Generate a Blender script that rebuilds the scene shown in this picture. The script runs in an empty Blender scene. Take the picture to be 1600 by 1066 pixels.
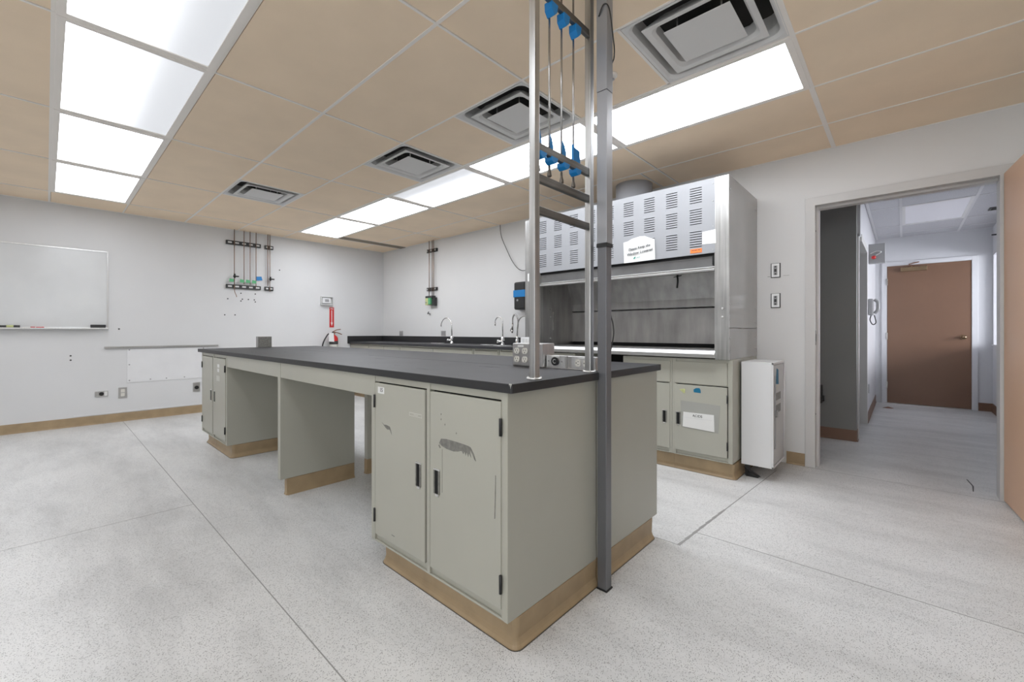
import bpy, bmesh, math, random
from mathutils import Vector, Matrix
C = bpy.context.scene.collection
scn = bpy.context.scene

# ------------------------------------------------------------------ camera
H_CAM = 1.10
cam_d = bpy.data.cameras.new('camera'); cam = bpy.data.objects.new('camera', cam_d); C.objects.link(cam)
cam_d.sensor_width = 36.0; cam_d.sensor_fit = 'HORIZONTAL'; cam_d.lens = 667.0/1600*36
cam_d.shift_x = 0.0; cam_d.shift_y = -(533.0-518.1)/1600
cam_d.clip_start = 0.02; cam_d.clip_end = 60
cam.location = (0, 0, H_CAM)
cam.rotation_euler = (math.radians(90), 0, math.radians(42.5))
scn.camera = cam

# ------------------------------------------------------------------ world, exposure
w = bpy.data.worlds.new('world'); scn.world = w; w.use_nodes = True
w.node_tree.nodes['Background'].inputs[0].default_value = (0.75, 0.82, 0.95, 1)
w.node_tree.nodes['Background'].inputs[1].default_value = 0.15
vs = scn.view_settings
vs.view_transform = 'Standard'; vs.look = 'None'; vs.gamma = 1.0; vs.exposure = 0.29; vs.use_curve_mapping = False

# strengths of the lamps in the fluorescent fittings and of the added daylight fill in the next room
TUBE_A = 4.4      # lens over a strong tube
TUBE_B = 9.0       # fittings of the right row, set stronger to brighten that side
TUBE_DIM = 0.42    # lens over a tired tube
DAY_FILL = 180.0
CORR = 3.0

CEIL = 2.551; WX = -7.05; WY = 4.19

# ------------------------------------------------------------------ materials
def nt(name):
    m = bpy.data.materials.new(name); m.use_nodes = True
    t = m.node_tree; b = t.nodes['Principled BSDF']
    return m, t, b
def mat(name, col, rough=0.5, metal=0.0, noise=0.0, nscale=8.0, bump=0.0, bscale=60.0, spec=None, coat=0.0):
    m, t, b = nt(name)
    b.inputs['Base Color'].default_value = (*col, 1); b.inputs['Roughness'].default_value = rough
    b.inputs['Metallic'].default_value = metal
    if spec is not None: b.inputs['Specular IOR Level'].default_value = spec
    if coat: b.inputs['Coat Weight'].default_value = coat
    tc = t.nodes.new('ShaderNodeTexCoord')
    if noise:
        n = t.nodes.new('ShaderNodeTexNoise'); n.inputs['Scale'].default_value = nscale; n.inputs['Detail'].default_value = 5
        t.links.new(tc.outputs['Object'], n.inputs['Vector'])
        r = t.nodes.new('ShaderNodeValToRGB'); r.color_ramp.elements[0].position = .3; r.color_ramp.elements[1].position = .7
        r.color_ramp.elements[0].color = (*[c*(1-noise) for c in col], 1); r.color_ramp.elements[1].color = (*[min(1, c*(1+noise*.5)) for c in col], 1)
        t.links.new(n.outputs['Fac'], r.inputs[0]); t.links.new(r.outputs[0], b.inputs['Base Color'])
    if bump:
        n2 = t.nodes.new('ShaderNodeTexNoise'); n2.inputs['Scale'].default_value = bscale; n2.inputs['Detail'].default_value = 3
        t.links.new(tc.outputs['Object'], n2.inputs['Vector'])
        bp = t.nodes.new('ShaderNodeBump'); bp.inputs['Strength'].default_value = bump; bp.inputs['Distance'].default_value = .004
        t.links.new(n2.outputs['Fac'], bp.inputs['Height']); t.links.new(bp.outputs['Normal'], b.inputs['Normal'])
    return m
def brushed(name, col, rough=0.3, axis=2, var=.35, stretch=40, metal=1.0):
    """brushed stainless steel with streaks along one axis and blotches"""
    m, t, b = nt(name)
    b.inputs['Metallic'].default_value = metal; b.inputs['Roughness'].default_value = rough
    tc = t.nodes.new('ShaderNodeTexCoord'); mp = t.nodes.new('ShaderNodeMapping')
    sc = [stretch]*3; sc[axis] = 1.2; mp.inputs['Scale'].default_value = sc
    n = t.nodes.new('ShaderNodeTexNoise'); n.inputs['Scale'].default_value = 2.0; n.inputs['Detail'].default_value = 6
    n2 = t.nodes.new('ShaderNodeTexNoise'); n2.inputs['Scale'].default_value = 3.5; n2.inputs['Detail'].default_value = 4
    t.links.new(tc.outputs['Object'], mp.inputs[0]); t.links.new(mp.outputs[0], n.inputs['Vector']); t.links.new(tc.outputs['Object'], n2.inputs['Vector'])
    mx = t.nodes.new('ShaderNodeMath'); mx.operation = 'MULTIPLY_ADD'; mx.inputs[1].default_value = .55
    m2 = t.nodes.new('ShaderNodeMath'); m2.operation = 'MULTIPLY'; m2.inputs[1].default_value = .45
    t.links.new(n2.outputs['Fac'], m2.inputs[0]); t.links.new(n.outputs['Fac'], mx.inputs[0]); t.links.new(m2.outputs[0], mx.inputs[2])
    r = t.nodes.new('ShaderNodeValToRGB'); r.color_ramp.elements[0].position = .32; r.color_ramp.elements[1].position = .68
    r.color_ramp.elements[0].color = (*[c*(1-var) for c in col], 1); r.color_ramp.elements[1].color = (*[min(1, c*(1+var*.6)) for c in col], 1)
    t.links.new(mx.outputs[0], r.inputs[0]); t.links.new(r.outputs[0], b.inputs['Base Color'])
    rr = t.nodes.new('ShaderNodeMapRange'); rr.inputs[3].default_value = rough*.8; rr.inputs[4].default_value = rough*1.5
    t.links.new(mx.outputs[0], rr.inputs[0]); t.links.new(rr.outputs[0], b.inputs['Roughness'])
    return m
def floor_mat():
    m, t, b = nt('speckled_sheet_floor')
    L = t.links.new; N = t.nodes.new
    tc = N('ShaderNodeTexCoord')
    base = N('ShaderNodeTexNoise'); base.inputs['Scale'].default_value = 1.6; base.inputs['Detail'].default_value = 7; base.inputs['Roughness'].default_value = .62
    L(tc.outputs['Object'], base.inputs['Vector'])
    r = N('ShaderNodeValToRGB'); r.color_ramp.elements[0].position = .3; r.color_ramp.elements[1].position = .72
    r.color_ramp.elements[0].color = (.62, .62, .61, 1); r.color_ramp.elements[1].color = (.72, .72, .71, 1)
    L(base.outputs['Fac'], r.inputs[0])
    def flecks(scale, thr, pick, col, prev, stretch):
        mp = N('ShaderNodeMapping'); mp.inputs['Scale'].default_value = stretch; mp.inputs['Rotation'].default_value = (0, 0, scale*.013)
        L(tc.outputs['Object'], mp.inputs[0])
        v = N('ShaderNodeTexVoronoi'); v.inputs['Scale'].default_value = scale; L(mp.outputs[0], v.inputs['Vector'])
        lt = N('ShaderNodeMath'); lt.operation = 'LESS_THAN'; lt.inputs[1].default_value = thr; L(v.outputs['Distance'], lt.inputs[0])
        sp = N('ShaderNodeSeparateColor'); L(v.outputs['Color'], sp.inputs[0])
        gt = N('ShaderNodeMath'); gt.operation = 'GREATER_THAN'; gt.inputs[1].default_value = pick; L(sp.outputs[0], gt.inputs[0])
        mu = N('ShaderNodeMath'); mu.operation = 'MULTIPLY'; L(lt.outputs[0], mu.inputs[0]); L(gt.outputs[0], mu.inputs[1])
        mx = N('ShaderNodeMix'); mx.data_type = 'RGBA'; L(mu.outputs[0], mx.inputs[0]); L(prev, mx.inputs[6]); mx.inputs[7].default_value = (*col, 1)
        return mx.outputs[2]
    c = flecks(290, .33, .66, (.22, .215, .21), r.outputs[0], (1, .55, 1))
    c = flecks(340, .32, .80, (.14, .14, .135), c, (.6, 1, 1))
    c = flecks(230, .34, .6, (.74, .74, .73), c, (1, .8, 1))
    # worn blotches
    bl = N('ShaderNodeTexNoise'); bl.inputs['Scale'].default_value = .9; bl.inputs['Detail'].default_value = 9; bl.inputs['Roughness'].default_value = .7
    mpb = N('ShaderNodeMapping'); mpb.inputs['Scale'].default_value = (1, 3.2, 1); mpb.inputs['Rotation'].default_value = (0, 0, .5); L(tc.outputs['Object'], mpb.inputs[0]); L(mpb.outputs[0], bl.inputs['Vector'])
    rb = N('ShaderNodeValToRGB'); rb.color_ramp.elements[0].position = .36; rb.color_ramp.elements[1].position = .56
    rb.color_ramp.elements[0].color = (.80, .80, .80, 1); rb.color_ramp.elements[1].color = (1, 1, 1, 1); L(bl.outputs['Fac'], rb.inputs[0])
    mb = N('ShaderNodeMix'); mb.data_type = 'RGBA'; mb.blend_type = 'MULTIPLY'; mb.inputs[0].default_value = 1; L(c, mb.inputs[6]); L(rb.outputs[0], mb.inputs[7])
    L(mb.outputs[2], b.inputs['Base Color'])
    rr = N('ShaderNodeMapRange'); rr.inputs[3].default_value = .30; rr.inputs[4].default_value = .48; L(base.outputs['Fac'], rr.inputs[0]); L(rr.outputs[0], b.inputs['Roughness'])
    b.inputs['Specular IOR Level'].default_value = .4
    return m
def lens_mat(name, dim_side, full=None):
    """prismatic lens over fluorescent tubes lying along the fitting; emission follows the tubes"""
    m, t, b = nt(name); L = t.links.new; N = t.nodes.new
    b.inputs['Base Color'].default_value = (.6, .6, .6, 1); b.inputs['Roughness'].default_value = .3
    tc = N('ShaderNodeTexCoord'); sp = N('ShaderNodeSeparateXYZ'); L(tc.outputs['Object'], sp.inputs[0])
    TA = full or TUBE_A
    r = N('ShaderNodeMapRange'); r.inputs[1].default_value = .24 if dim_side >= 0 else -.24; r.inputs[2].default_value = -.13 if dim_side >= 0 else .1
    r.inputs[3].default_value = 0; r.inputs[4].default_value = 1
    pw = N('ShaderNodeMath'); pw.operation = 'POWER'; pw.inputs[1].default_value = 3.5
    ma = N('ShaderNodeMath'); ma.operation = 'MULTIPLY_ADD'; ma.inputs[1].default_value = TA-TUBE_DIM; ma.inputs[2].default_value = TUBE_DIM
    L(sp.outputs['Y'], r.inputs[0]); L(r.outputs[0], pw.inputs[0]); L(pw.outputs[0], ma.inputs[0])
    if dim_side: L(ma.outputs[0], b.inputs['Emission Strength'])
    else: b.inputs['Emission Strength'].default_value = TA
    b.inputs['Emission Color'].default_value = (.94, .975, 1.04, 1)
    return m
M = {}
M['wall'] = mat('wall_paint', (.665, .665, .665), .55, noise=.03, nscale=1.5, bump=.08, bscale=180)
M['wall_warm'] = mat('wall_paint_warm', (.70, .695, .685), .5, noise=.03, nscale=1.2)
M['corr_wall'] = mat('corridor_wall_paint', (.66, .66, .68), .4, noise=.03, nscale=1.5)
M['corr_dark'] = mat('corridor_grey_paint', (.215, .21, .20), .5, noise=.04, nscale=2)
M['tile'] = mat('beige_ceiling_tile', (.93, .755, .56), .8, noise=.045, nscale=3, bump=.15, bscale=260)
M['tee'] = mat('ceiling_grid_metal', (.90, .85, .79), .5)
M['void'] = mat('ceiling_void_shade', (.03, .028, .025), .9)  # near-black colour stands in for shade above the ceilings
M['corr_tile'] = mat('corridor_ceiling_tile', (.55, .55, .58), .8, noise=.12, nscale=90)
M['frame_paint'] = mat('door_frame_paint', (.60, .59, .575), .4, noise=.03, nscale=5)
M['cove'] = mat('tan_rubber_base', (.36, .262, .152), .45, noise=.16, nscale=9)
M['cab'] = mat('cabinet_enamel', (.40, .393, .336), .38, noise=.03, nscale=3)
M['cab_in'] = mat('cabinet_inside', (.12, .12, .10), .6)
M['epoxy'] = mat('black_epoxy_top', (.040, .040, .043), .46, spec=.22, noise=.22, nscale=3.5, bump=.05, bscale=90)
M['edge_blk'] = mat('black_epoxy_edge', (.018, .018, .019), .45)
M['black'] = mat('black_plastic', (.012, .012, .012), .4)
M['hole'] = mat('dark_recess', (.004, .004, .004), .9)
M['steel_v'] = brushed('brushed_steel_vertical', (.50, .50, .49), .30, 2)
M['steel_h'] = brushed('brushed_steel_horizontal', (.52, .52, .51), .30, 0)
M['steel_b'] = brushed('bright_brushed_steel', (.72, .72, .71), .28, 2, .12)
M['steel_sill'] = brushed('bright_steel_sill', (.50, .50, .49), .35, 0, .1)
M['steel_rung'] = brushed('dull_steel_rung', (.22, .215, .205), .35, 1, .5)
M['steel_in'] = brushed('stained_steel_liner', (.40, .39, .38), .42, 2, .32, 7)
M['steel_box'] = brushed('steel_box', (.50, .49, .48), .34, 2, .12)
M['chrome'] = mat('chrome', (.72, .72, .72), .12, 1.0)
M['chrome_dk'] = mat('worn_chrome', (.42, .41, .40), .25, 1.0)
M['alu'] = mat('grey_aluminium', (.17, .172, .182), .40, .45, noise=.05, nscale=6)
M['hood'] = mat('hood_light_grey_enamel', (.285, .29, .30), .35, noise=.02, nscale=2)
M['hood_side'] = mat('hood_side_grey_enamel', (.40, .40, .40), .22, .25, noise=.05, nscale=3)
M['sash'] = mat('smoked_sash_glass', (.17, .17, .17), .22, .6, noise=.15, nscale=6)
M['duct'] = mat('duct_grey_paint', (.42, .43, .46), .5)
M['white'] = mat('white_enamel', (.72, .72, .72), .3)
M['white_dull'] = mat('white_door_enamel', (.50, .50, .49), .4)
M['plastic'] = mat('ivory_plastic', (.66, .64, .58), .4)
M['paper'] = mat('paper', (.72, .72, .70), .7)
M['paper_d'] = mat('dull_paper', (.60, .60, .59), .7)  # slightly darker white than the plain paper
M['nozzle'] = mat('tarnished_nozzle', (.16, .14, .12), .4, .8)
M['alu2'] = mat('grey_aluminium_cover', (.36, .365, .38), .4, .45)
M['slotd'] = mat('slot_diffuser_blades', (.26, .21, .155), .7)
M['ink'] = mat('dark_ink', (.05, .05, .05), .6)
M['ink_g'] = mat('green_ink', (.03, .25, .18), .6)
M['red'] = mat('red_paint', (.55, .02, .02), .35)
M['rust'] = mat('worn_lever', (.25, .12, .07), .4, .5)
M['orange'] = mat('orange_sticker', (.9, .20, .04), .5)
M['blue'] = mat('blue_tape', (.0, .19, .50), .5)
M['blue_d'] = mat('blue_paper', (.0, .13, .24), .6)
M['yellow'] = mat('yellow_paper', (.55, .58, .28), .6)
M['green'] = mat('green_tape', (.12, .42, .20), .6)
M['door_tan'] = mat('tan_door_paint', (.70, .445, .29), .38, noise=.04, nscale=1.5)
M['door_brown'] = mat('brown_door_paint', (.195, .108, .068), .38, noise=.05, nscale=2)
M['brass'] = mat('bronze', (.35, .25, .16), .25, 1.0)
M['scuff'] = mat('grey_scuff_and_shade', (.19, .185, .165), .45, noise=.3, nscale=60)
M['smudge'] = mat('light_residue', (.55, .55, .50), .5)
M['copper'] = mat('copper_pipe', (.30, .20, .15), .35, .9)
M['strut'] = mat('black_strut', (.03, .03, .03), .5)
M['board'] = mat('whiteboard_surface', (.68, .69, .69), .16, noise=.07, nscale=2.2)
M['wpanel'] = mat('white_wall_panel', (.74, .74, .745), .35, noise=.03, nscale=7)
M['vent'] = mat('vent_enamel', (.72, .71, .69), .45)
M['vinyl'] = mat('clear_vinyl_sleeve', (.36, .36, .33), .12)
M['grey'] = mat('grey_plastic', (.33, .33, .33), .4)
M['floor'] = floor_mat()
M['seam'] = mat('floor_seam', (.30, .295, .285), .7)
M['lensA'] = lens_mat('light_lens_one_dim_tube', 1)
M['lensB'] = lens_mat('light_lens', 0)
M['lensC'] = lens_mat('light_lens_dim_near_edge', -1, TUBE_B)
M['lensD'] = lens_mat('light_lens_right_row', 0, TUBE_B)
M['lensF'] = lens_mat('light_lens_weak_fill', 0, 1.0)
M['lensG'] = lens_mat('light_lens_boosted', 0, 11.5)  # first right-row panel, strength raised to brighten the hood end
M['lensE'] = lens_mat('light_lens_rear_fill', 0, 3.6)
m, t, b = nt('corridor_lens'); b.inputs['Base Color'].default_value = (.7, .7, .75, 1); b.inputs['Emission Color'].default_value = (.9, .92, 1, 1); b.inputs['Emission Strength'].default_value = .08; M['clens'] = m
m, t, b = nt('fill_window_glass'); b.inputs['Base Color'].default_value = (.8, .85, .9, 1); b.inputs['Emission Color'].default_value = (.91, .94, 1, 1); b.inputs['Emission Strength'].default_value = DAY_FILL*.1; M['fillwin'] = m  # added glow, daylight fill for the corridor

m, t, b = nt('fill_window_glass_rear'); b.inputs['Base Color'].default_value = (.8, .85, .9, 1); b.inputs['Emission Color'].default_value = (.92, .96, 1, 1); b.inputs['Emission Strength'].default_value = 4.5; M['fillwin2'] = m  # added glow, fill light from behind the camera

# ------------------------------------------------------------------ mesh helper
class MB:
    def __init__(s): s.bm = bmesh.new(); s.mats = []
    def _mi(s, m):
        if m is None: return 0
        if m not in s.mats: s.mats.append(m)
        return s.mats.index(m)
    def box(s, x0, x1, y0, y1, z0, z1, m=None):
        mi = s._mi(m); v = [s.bm.verts.new((x, y, z)) for x in (x0, x1) for y in (y0, y1) for z in (z0, z1)]
        for f in ((0, 1, 3, 2), (4, 6, 7, 5), (0, 4, 5, 1), (2, 3, 7, 6), (0, 2, 6, 4), (1, 5, 7, 3)):
            fc = s.bm.faces.new([v[i] for i in f]); fc.material_index = mi
        return s
    def poly(s, pts, m=None):
        f = s.bm.faces.new([s.bm.verts.new(p) for p in pts]); f.material_index = s._mi(m); return s
    def prism(s, pts, off, m=None):
        """polygon given by 3-D points, thickened by vector off"""
        mi = s._mi(m); off = Vector(off)
        a = [s.bm.verts.new(p) for p in pts]; b_ = [s.bm.verts.new(Vector(p)+off) for p in pts]
        n = len(pts); fs = [s.bm.faces.new(a[::-1]), s.bm.faces.new(b_)]
        for i in range(n): fs.append(s.bm.faces.new((a[i], a[(i+1) % n], b_[(i+1) % n], b_[i])))
        for f in fs: f.material_index = mi
        return s
    def cyl(s, p0, p1, r0, r1=None, n=20, m=None, smooth=True):
        mi = s._mi(m); r1 = r0 if r1 is None else r1; p0 = Vector(p0); p1 = Vector(p1); d = (p1-p0).normalized()
        u = d.orthogonal().normalized(); v = d.cross(u)
        A = [s.bm.verts.new(p0+(u*math.cos(2*math.pi*i/n)+v*math.sin(2*math.pi*i/n))*r0) for i in range(n)]
        B = [s.bm.verts.new(p1+(u*math.cos(2*math.pi*i/n)+v*math.sin(2*math.pi*i/n))*r1) for i in range(n)]
        f = s.bm.faces.new(A[::-1]); f.material_index = mi; f = s.bm.faces.new(B); f.material_index = mi
        for i in range(n):
            f = s.bm.faces.new((A[i], A[(i+1) % n], B[(i+1) % n], B[i])); f.material_index = mi; f.smooth = smooth
        return s
    def tube(s, pts, r, n=10, m=None, closed=False):
        mi = s._mi(m); pts = [Vector(p) for p in pts]; rings = []; prev = None
        rr = r if isinstance(r, (list, tuple)) else [r]*len(pts)
        for i, p in enumerate(pts):
            a = pts[max(i-1, 0)]; b_ = pts[min(i+1, len(pts)-1)]; d = (b_-a).normalized()
            if prev is None: u = d.orthogonal().normalized()
            else: u = (prev-d*prev.dot(d)).normalized()
            prev = u; v = d.cross(u)
            rings.append([s.bm.verts.new(p+(u*math.cos(2*math.pi*k/n)+v*math.sin(2*math.pi*k/n))*rr[i]) for k in range(n)])
        for a, b_ in zip(rings, rings[1:]):
            for k in range(n):
                f = s.bm.faces.new((a[k], a[(k+1) % n], b_[(k+1) % n], b_[k])); f.smooth = True; f.material_index = mi
        f = s.bm.faces.new(rings[0][::-1]); f.material_index = mi; f = s.bm.faces.new(rings[-1]); f.material_index = mi
        return s
    def lathe(s, c, prof, n=24, m=None):
        mi = s._mi(m); c = Vector(c); rings = []
        for r, z in prof: rings.append([s.bm.verts.new(c+Vector((r*math.cos(2*math.pi*k/n), r*math.sin(2*math.pi*k/n), z))) for k in range(n)])
        for a, b_ in zip(rings, rings[1:]):
            for k in range(n):
                f = s.bm.faces.new((a[k], a[(k+1) % n], b_[(k+1) % n], b_[k])); f.smooth = True; f.material_index = mi
        f = s.bm.faces.new(rings[0][::-1]); f.material_index = mi; f = s.bm.faces.new(rings[-1]); f.material_index = mi
        return s
def arc(c, r, a0, a1, n, ax=(1, 0, 0), ay=(0, 0, 1)):
    c = Vector(c); ax = Vector(ax); ay = Vector(ay)
    return [c+ax*(r*math.cos(a0+(a1-a0)*i/n))+ay*(r*math.sin(a0+(a1-a0)*i/n)) for i in range(n+1)]
def smoothpath(pts, k=6):
    P = [Vector(p) for p in pts]; out = []
    for i in range(len(P)-1):
        p0 = P[max(i-1, 0)]; p1 = P[i]; p2 = P[i+1]; p3 = P[min(i+2, len(P)-1)]
        for j in range(k):
            t_ = j/k
            out.append(.5*((2*p1)+(-p0+p2)*t_+(2*p0-5*p1+4*p2-p3)*t_*t_+(-p0+3*p1-3*p2+p3)*t_**3))
    out.append(P[-1]); return out
def root_off(o):
    while o.parent: o = o.parent
    return o.location.copy(), o.rotation_euler.z
def tag(o, label=None, cat=None, group=None, kind=None):
    if label: o['label'] = label
    if cat: o['category'] = cat
    if group: o['group'] = group
    if kind: o['kind'] = kind
    return o
def obj(name, mb, m, parent=None, bevel=0.0, label=None, loc=None):
    """one mesh object. Coordinates are given in world space and stored relative to the thing's base."""
    me = bpy.data.meshes.new(name); bm = mb.bm
    bmesh.ops.recalc_face_normals(bm, faces=bm.faces)
    o = bpy.data.objects.new(name, me); C.objects.link(o)
    if parent is not None:
        off, rz = root_off(parent); o.parent = parent
    else:
        if loc is None:
            xs = [v.co.x for v in bm.verts]; ys = [v.co.y for v in bm.verts]; zs = [v.co.z for v in bm.verts]
            loc = ((min(xs)+max(xs))/2, (min(ys)+max(ys))/2, min(zs))
        off = Vector(loc); o.location = off
    if parent is not None and parent.type == 'MESH' and parent.parent is None:
        pass
    bmesh.ops.translate(bm, verts=bm.verts, vec=-off)
    bm.to_mesh(me); bm.free()
    if mb.mats:
        for mm in mb.mats: me.materials.append(M[mm])
    else: me.materials.append(M[m])
    if bevel:
        bv = o.modifiers.new('bevel', 'BEVEL'); bv.width = bevel; bv.segments = 2; bv.limit_method = 'ANGLE'; bv.angle_limit = math.radians(40)
    if label: o['label'] = label
    return o
def thing(name, loc, label, cat, group=None, kind=None):
    o = bpy.data.objects.new(name, None); C.objects.link(o); o.location = loc; o.empty_display_size = .1
    return tag(o, label, cat, group, kind)
def copy_tree(o, parent=None):
    c = o.copy(); C.objects.link(c)
    if parent is not None: c.parent = parent
    for ch in list(kids.get(o.name, [])): copy_tree(ch, c)
    return c
kids = {}
def index_kids():
    kids.clear()
    for o in C.objects:
        if o.parent: kids.setdefault(o.parent.name, []).append(o)
def text_mb(txt, size, origin, xdir, zdir, m, thick=.0006, align='CENTER', bold=False):
    """lettering laid on a surface: xdir = reading direction, zdir = up"""
    cu = bpy.data.curves.new('lettering', 'FONT'); cu.body = txt; cu.size = size; cu.align_x = align; cu.align_y = 'CENTER'; cu.extrude = thick/2
    cu.resolution_u = 3
    if bold: cu.offset = size*.02
    to = bpy.data.objects.new('lettering', cu); C.objects.link(to)
    dg = bpy.context.evaluated_depsgraph_get(); dg.update()
    me = bpy.data.meshes.new_from_object(to.evaluated_get(dg))
    mb = MB(); mb.bm.from_mesh(me)
    x = Vector(xdir).normalized(); z = Vector(zdir).normalized(); n = x.cross(z)
    mt = Matrix((( x.x, z.x, n.x, origin[0]), (x.y, z.y, n.y, origin[1]), (x.z, z.z, n.z, origin[2]), (0, 0, 0, 1)))
    mb.bm.transform(mt); mi = mb._mi(m)
    bpy.data.objects.remove(to); bpy.data.curves.remove(cu); bpy.data.meshes.remove(me)
    return mb
def merge(a, b_):
    """append mesh b_ (single material) into a"""
    mi = a._mi(b_.mats[0]); vm = {}
    for v in b_.bm.verts: vm[v] = a.bm.verts.new(v.co)
    for f in b_.bm.faces:
        try:
            nf = a.bm.faces.new([vm[v] for v in f.verts]); nf.material_index = mi
        except ValueError: pass
    b_.bm.free(); return a
def struct(name, mb, m, label, cat, parent=None, bevel=0.0):
    o = obj(name, mb, m, parent, bevel)
    if parent is None: tag(o, label, cat, kind='structure')
    return o

# ================================================================== SETTING
XR = 2.3; YF = -2.7
# floor of the laboratory and the corridor
struct('floor', MB().box(WX-.12, 4.2, YF-.12, 9.1, -.1, 0), 'floor', 'pale grey speckled sheet floor with long thin seams', 'floor')
sm = MB()
def seam(x0, x1, y0, y1): sm.box(x0, x1, y0, y1, -.001, .0006)
seam(WX, -.3, .633, .637); seam(-3.332, -3.329, YF, .633); seam(-.84, XR, 2.402, 2.406)
seam(-.98, -.845, 2.199, 2.204); sm.prism([(-.857, 2.2, .0), (-.849, 2.2, 0), (-.737, 3.9, 0), (-.741, 3.9, 0)], (0, 0, .0007)); seam(-.6, .55, 4.166, 4.17)
for k in range(7):
    sm.prism([(-.862+.0657*(k*.09), 2.2+k*.09, .0), (-.845+.0657*(k*.09), 2.2+k*.09, 0), (-.847+.0657*(k+1)*.09, 2.2+(k+1)*.09, 0), (-.857+.0657*(k+1)*.09, 2.2+(k+1)*.09, 0)], (0, 0, .0011))
struct('trim_1', sm, 'seam', 'thin dark welded seams between the floor sheets', 'floor seam')
# walls of the laboratory
struct('wall_left', MB().box(WX-.12, WX, YF-.12, WY+.12, 0, 2.8), 'wall', 'pale grey painted wall with the whiteboard on it', 'wall')
OX0, OX1, OZ = -.535, .475, 2.126
wb = MB().box(WX, OX0, WY, WY+.12, 0, 2.8).box(OX1, XR, WY, WY+.12, 0, 2.8).box(OX0, OX1, WY, WY+.12, OZ, 2.8)
struct('wall_back', wb, 'wall_warm', 'long pale grey wall holding the fume hood and the open doorway', 'wall')
struct('wall_right', MB().box(XR, XR+.12, YF-.12, WY+.12, 0, 2.8), 'wall', 'pale wall on the right behind the camera', 'wall')
struct('wall_front', MB().box(WX, XR, YF-.12, YF, 0, 2.8), 'wall', 'pale wall behind the camera', 'wall')

w2 = thing('fill_window_2', (1.1, YF, .9), 'added unseen window behind the camera, glowing as fill light', 'window', kind='structure')  # unseen window added to brighten the doorway side of the room
obj('window_frame', MB().box(-.1, 2.2, YF, YF+.04, .86, .9).box(-.1, 2.2, YF, YF+.04, 2.2, 2.24).box(-.1, -.06, YF, YF+.04, .9, 2.2).box(2.16, 2.2, YF, YF+.04, .9, 2.2).box(1.03, 1.07, YF, YF+.04, .9, 2.2), 'white', w2)
obj('pane', MB().box(-.06, 2.16, YF+.004, YF+.01, .9, 2.2), 'fillwin2', w2)

# ---- ceiling: lay-in tiles between tees
def gx(k): return -.40-1.22*k            # main bays along the room
YL = [.025+.61*k for k in range(-5, 8)]
def inR(x, y): return WX < x < XR
FITS = []   # (x0,x1,y0,y1,kind)
for k in range(-1, 5): FITS.append((gx(k+1), gx(k), .025, .635, 'L1'))
FITS = [f for f in FITS]
for k in range(0, 5): FITS.append((gx(k+1), gx(k), 2.465, 3.075, 'L2'))
for k in range(-1, 5): FITS.append((gx(k+1), gx(k), -1.805, -1.195, 'L3'))  # this rear row is unseen, added as fill light
VENTS = [(-5.28, -4.67, 1.245, 1.855), (-3.45, -2.84, 1.855, 2.465), (-2.23, -1.62, 1.855, 2.465), (-1.01, -.40, 1.855, 2.465)]
for v in VENTS: FITS.append((*v, 'V'))
SLOT = (-6.50, -6.31, 3.075, 4.19)
ct = MB(); tg = MB()
g = .008
def tile(x0, x1, y0, y1):
    x0 = max(x0, WX); x1 = min(x1, XR); y0 = max(y0, YF); y1 = min(y1, WY)
    if x1-x0 < .03 or y1-y0 < .03: return
    ct.box(x0+g+.001 if x0 > WX else x0, x1-g if x1 < XR else x1, y0+g+.001 if y0 > YF else y0, y1-g if y1 < WY else y1, CEIL, CEIL+.016)
def occupied(x0, x1, y0, y1):
    for f in FITS:
        if x0 < f[1]-.02 and x1 > f[0]+.02 and y0 < f[3]-.02 and y1 > f[2]+.02: return True
    return False
rows = [(-99, YL[0])]+list(zip(YL, YL[1:]))+[(YL[-1], 99)]
for (y0, y1) in rows:
    for k in range(-3, 6):
        x0, x1 = gx(k+1), gx(k)
        if k == 5: x0 = WX
        if x1 < WX: continue
        half = any(abs(y0-v[2]) < .01 and x0 < v[0]+.3 < x1 for v in VENTS)
        if half:
            xm = (x0+x1)/2
            for a, b_ in ((x0, xm), (xm, x1)):
                if not occupied(a, b_, y0, y1): tile(a, b_, y0, y1)
            tg.box(xm-.009, xm+.006, y0, y1, CEIL-.003, CEIL+.02)
        elif not occupied(x0, x1, y0, y1):
            if k == 5 and y0 > 3.0: tile(x0, SLOT[0], y0, y1)
            elif k == 4 and y0 > 3.0: tile(SLOT[1], x1, y0, y1)
            elif k == 1 and y0 > 3.6: tile(x0, -1.78, y0, y1); tile(-1.78, x1, y0, y1); tg.box(-1.787, -1.775, y0, WY, CEIL-.002, CEIL+.02)
            else: tile(x0, x1, y0, y1)
for y in YL:
    wide = .011 if abs(y-1.245) < .01 or abs(y-.025) < .01 else .008
    tg.box(WX, XR, y-wide, y+wide*.6, CEIL-.003, CEIL+.02)
for k in range(-2, 6):
    wd = .016 if k == 0 else .007
    tg.box(gx(k)-wd, gx(k)+wd*.75, YF, WY, CEIL-.0035, CEIL+.02)
tg.box(WX, WX+.018, YF, WY, CEIL-.003, CEIL); tg.box(WX, XR, WY-.012, WY, CEIL-.003, CEIL)
ce = struct('ceiling', ct, 'tile', 'beige suspended ceiling of large lay-in tiles', 'ceiling')
struct('trim_2', tg, 'tee', 'pale metal grid carrying the beige ceiling tiles', 'ceiling grid')
struct('trim_3', MB().box(WX, XR, YF, WY, 2.74, 2.8), 'void', 'slab above the suspended ceiling, coloured dark as shade for the gaps', 'slab')

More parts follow.
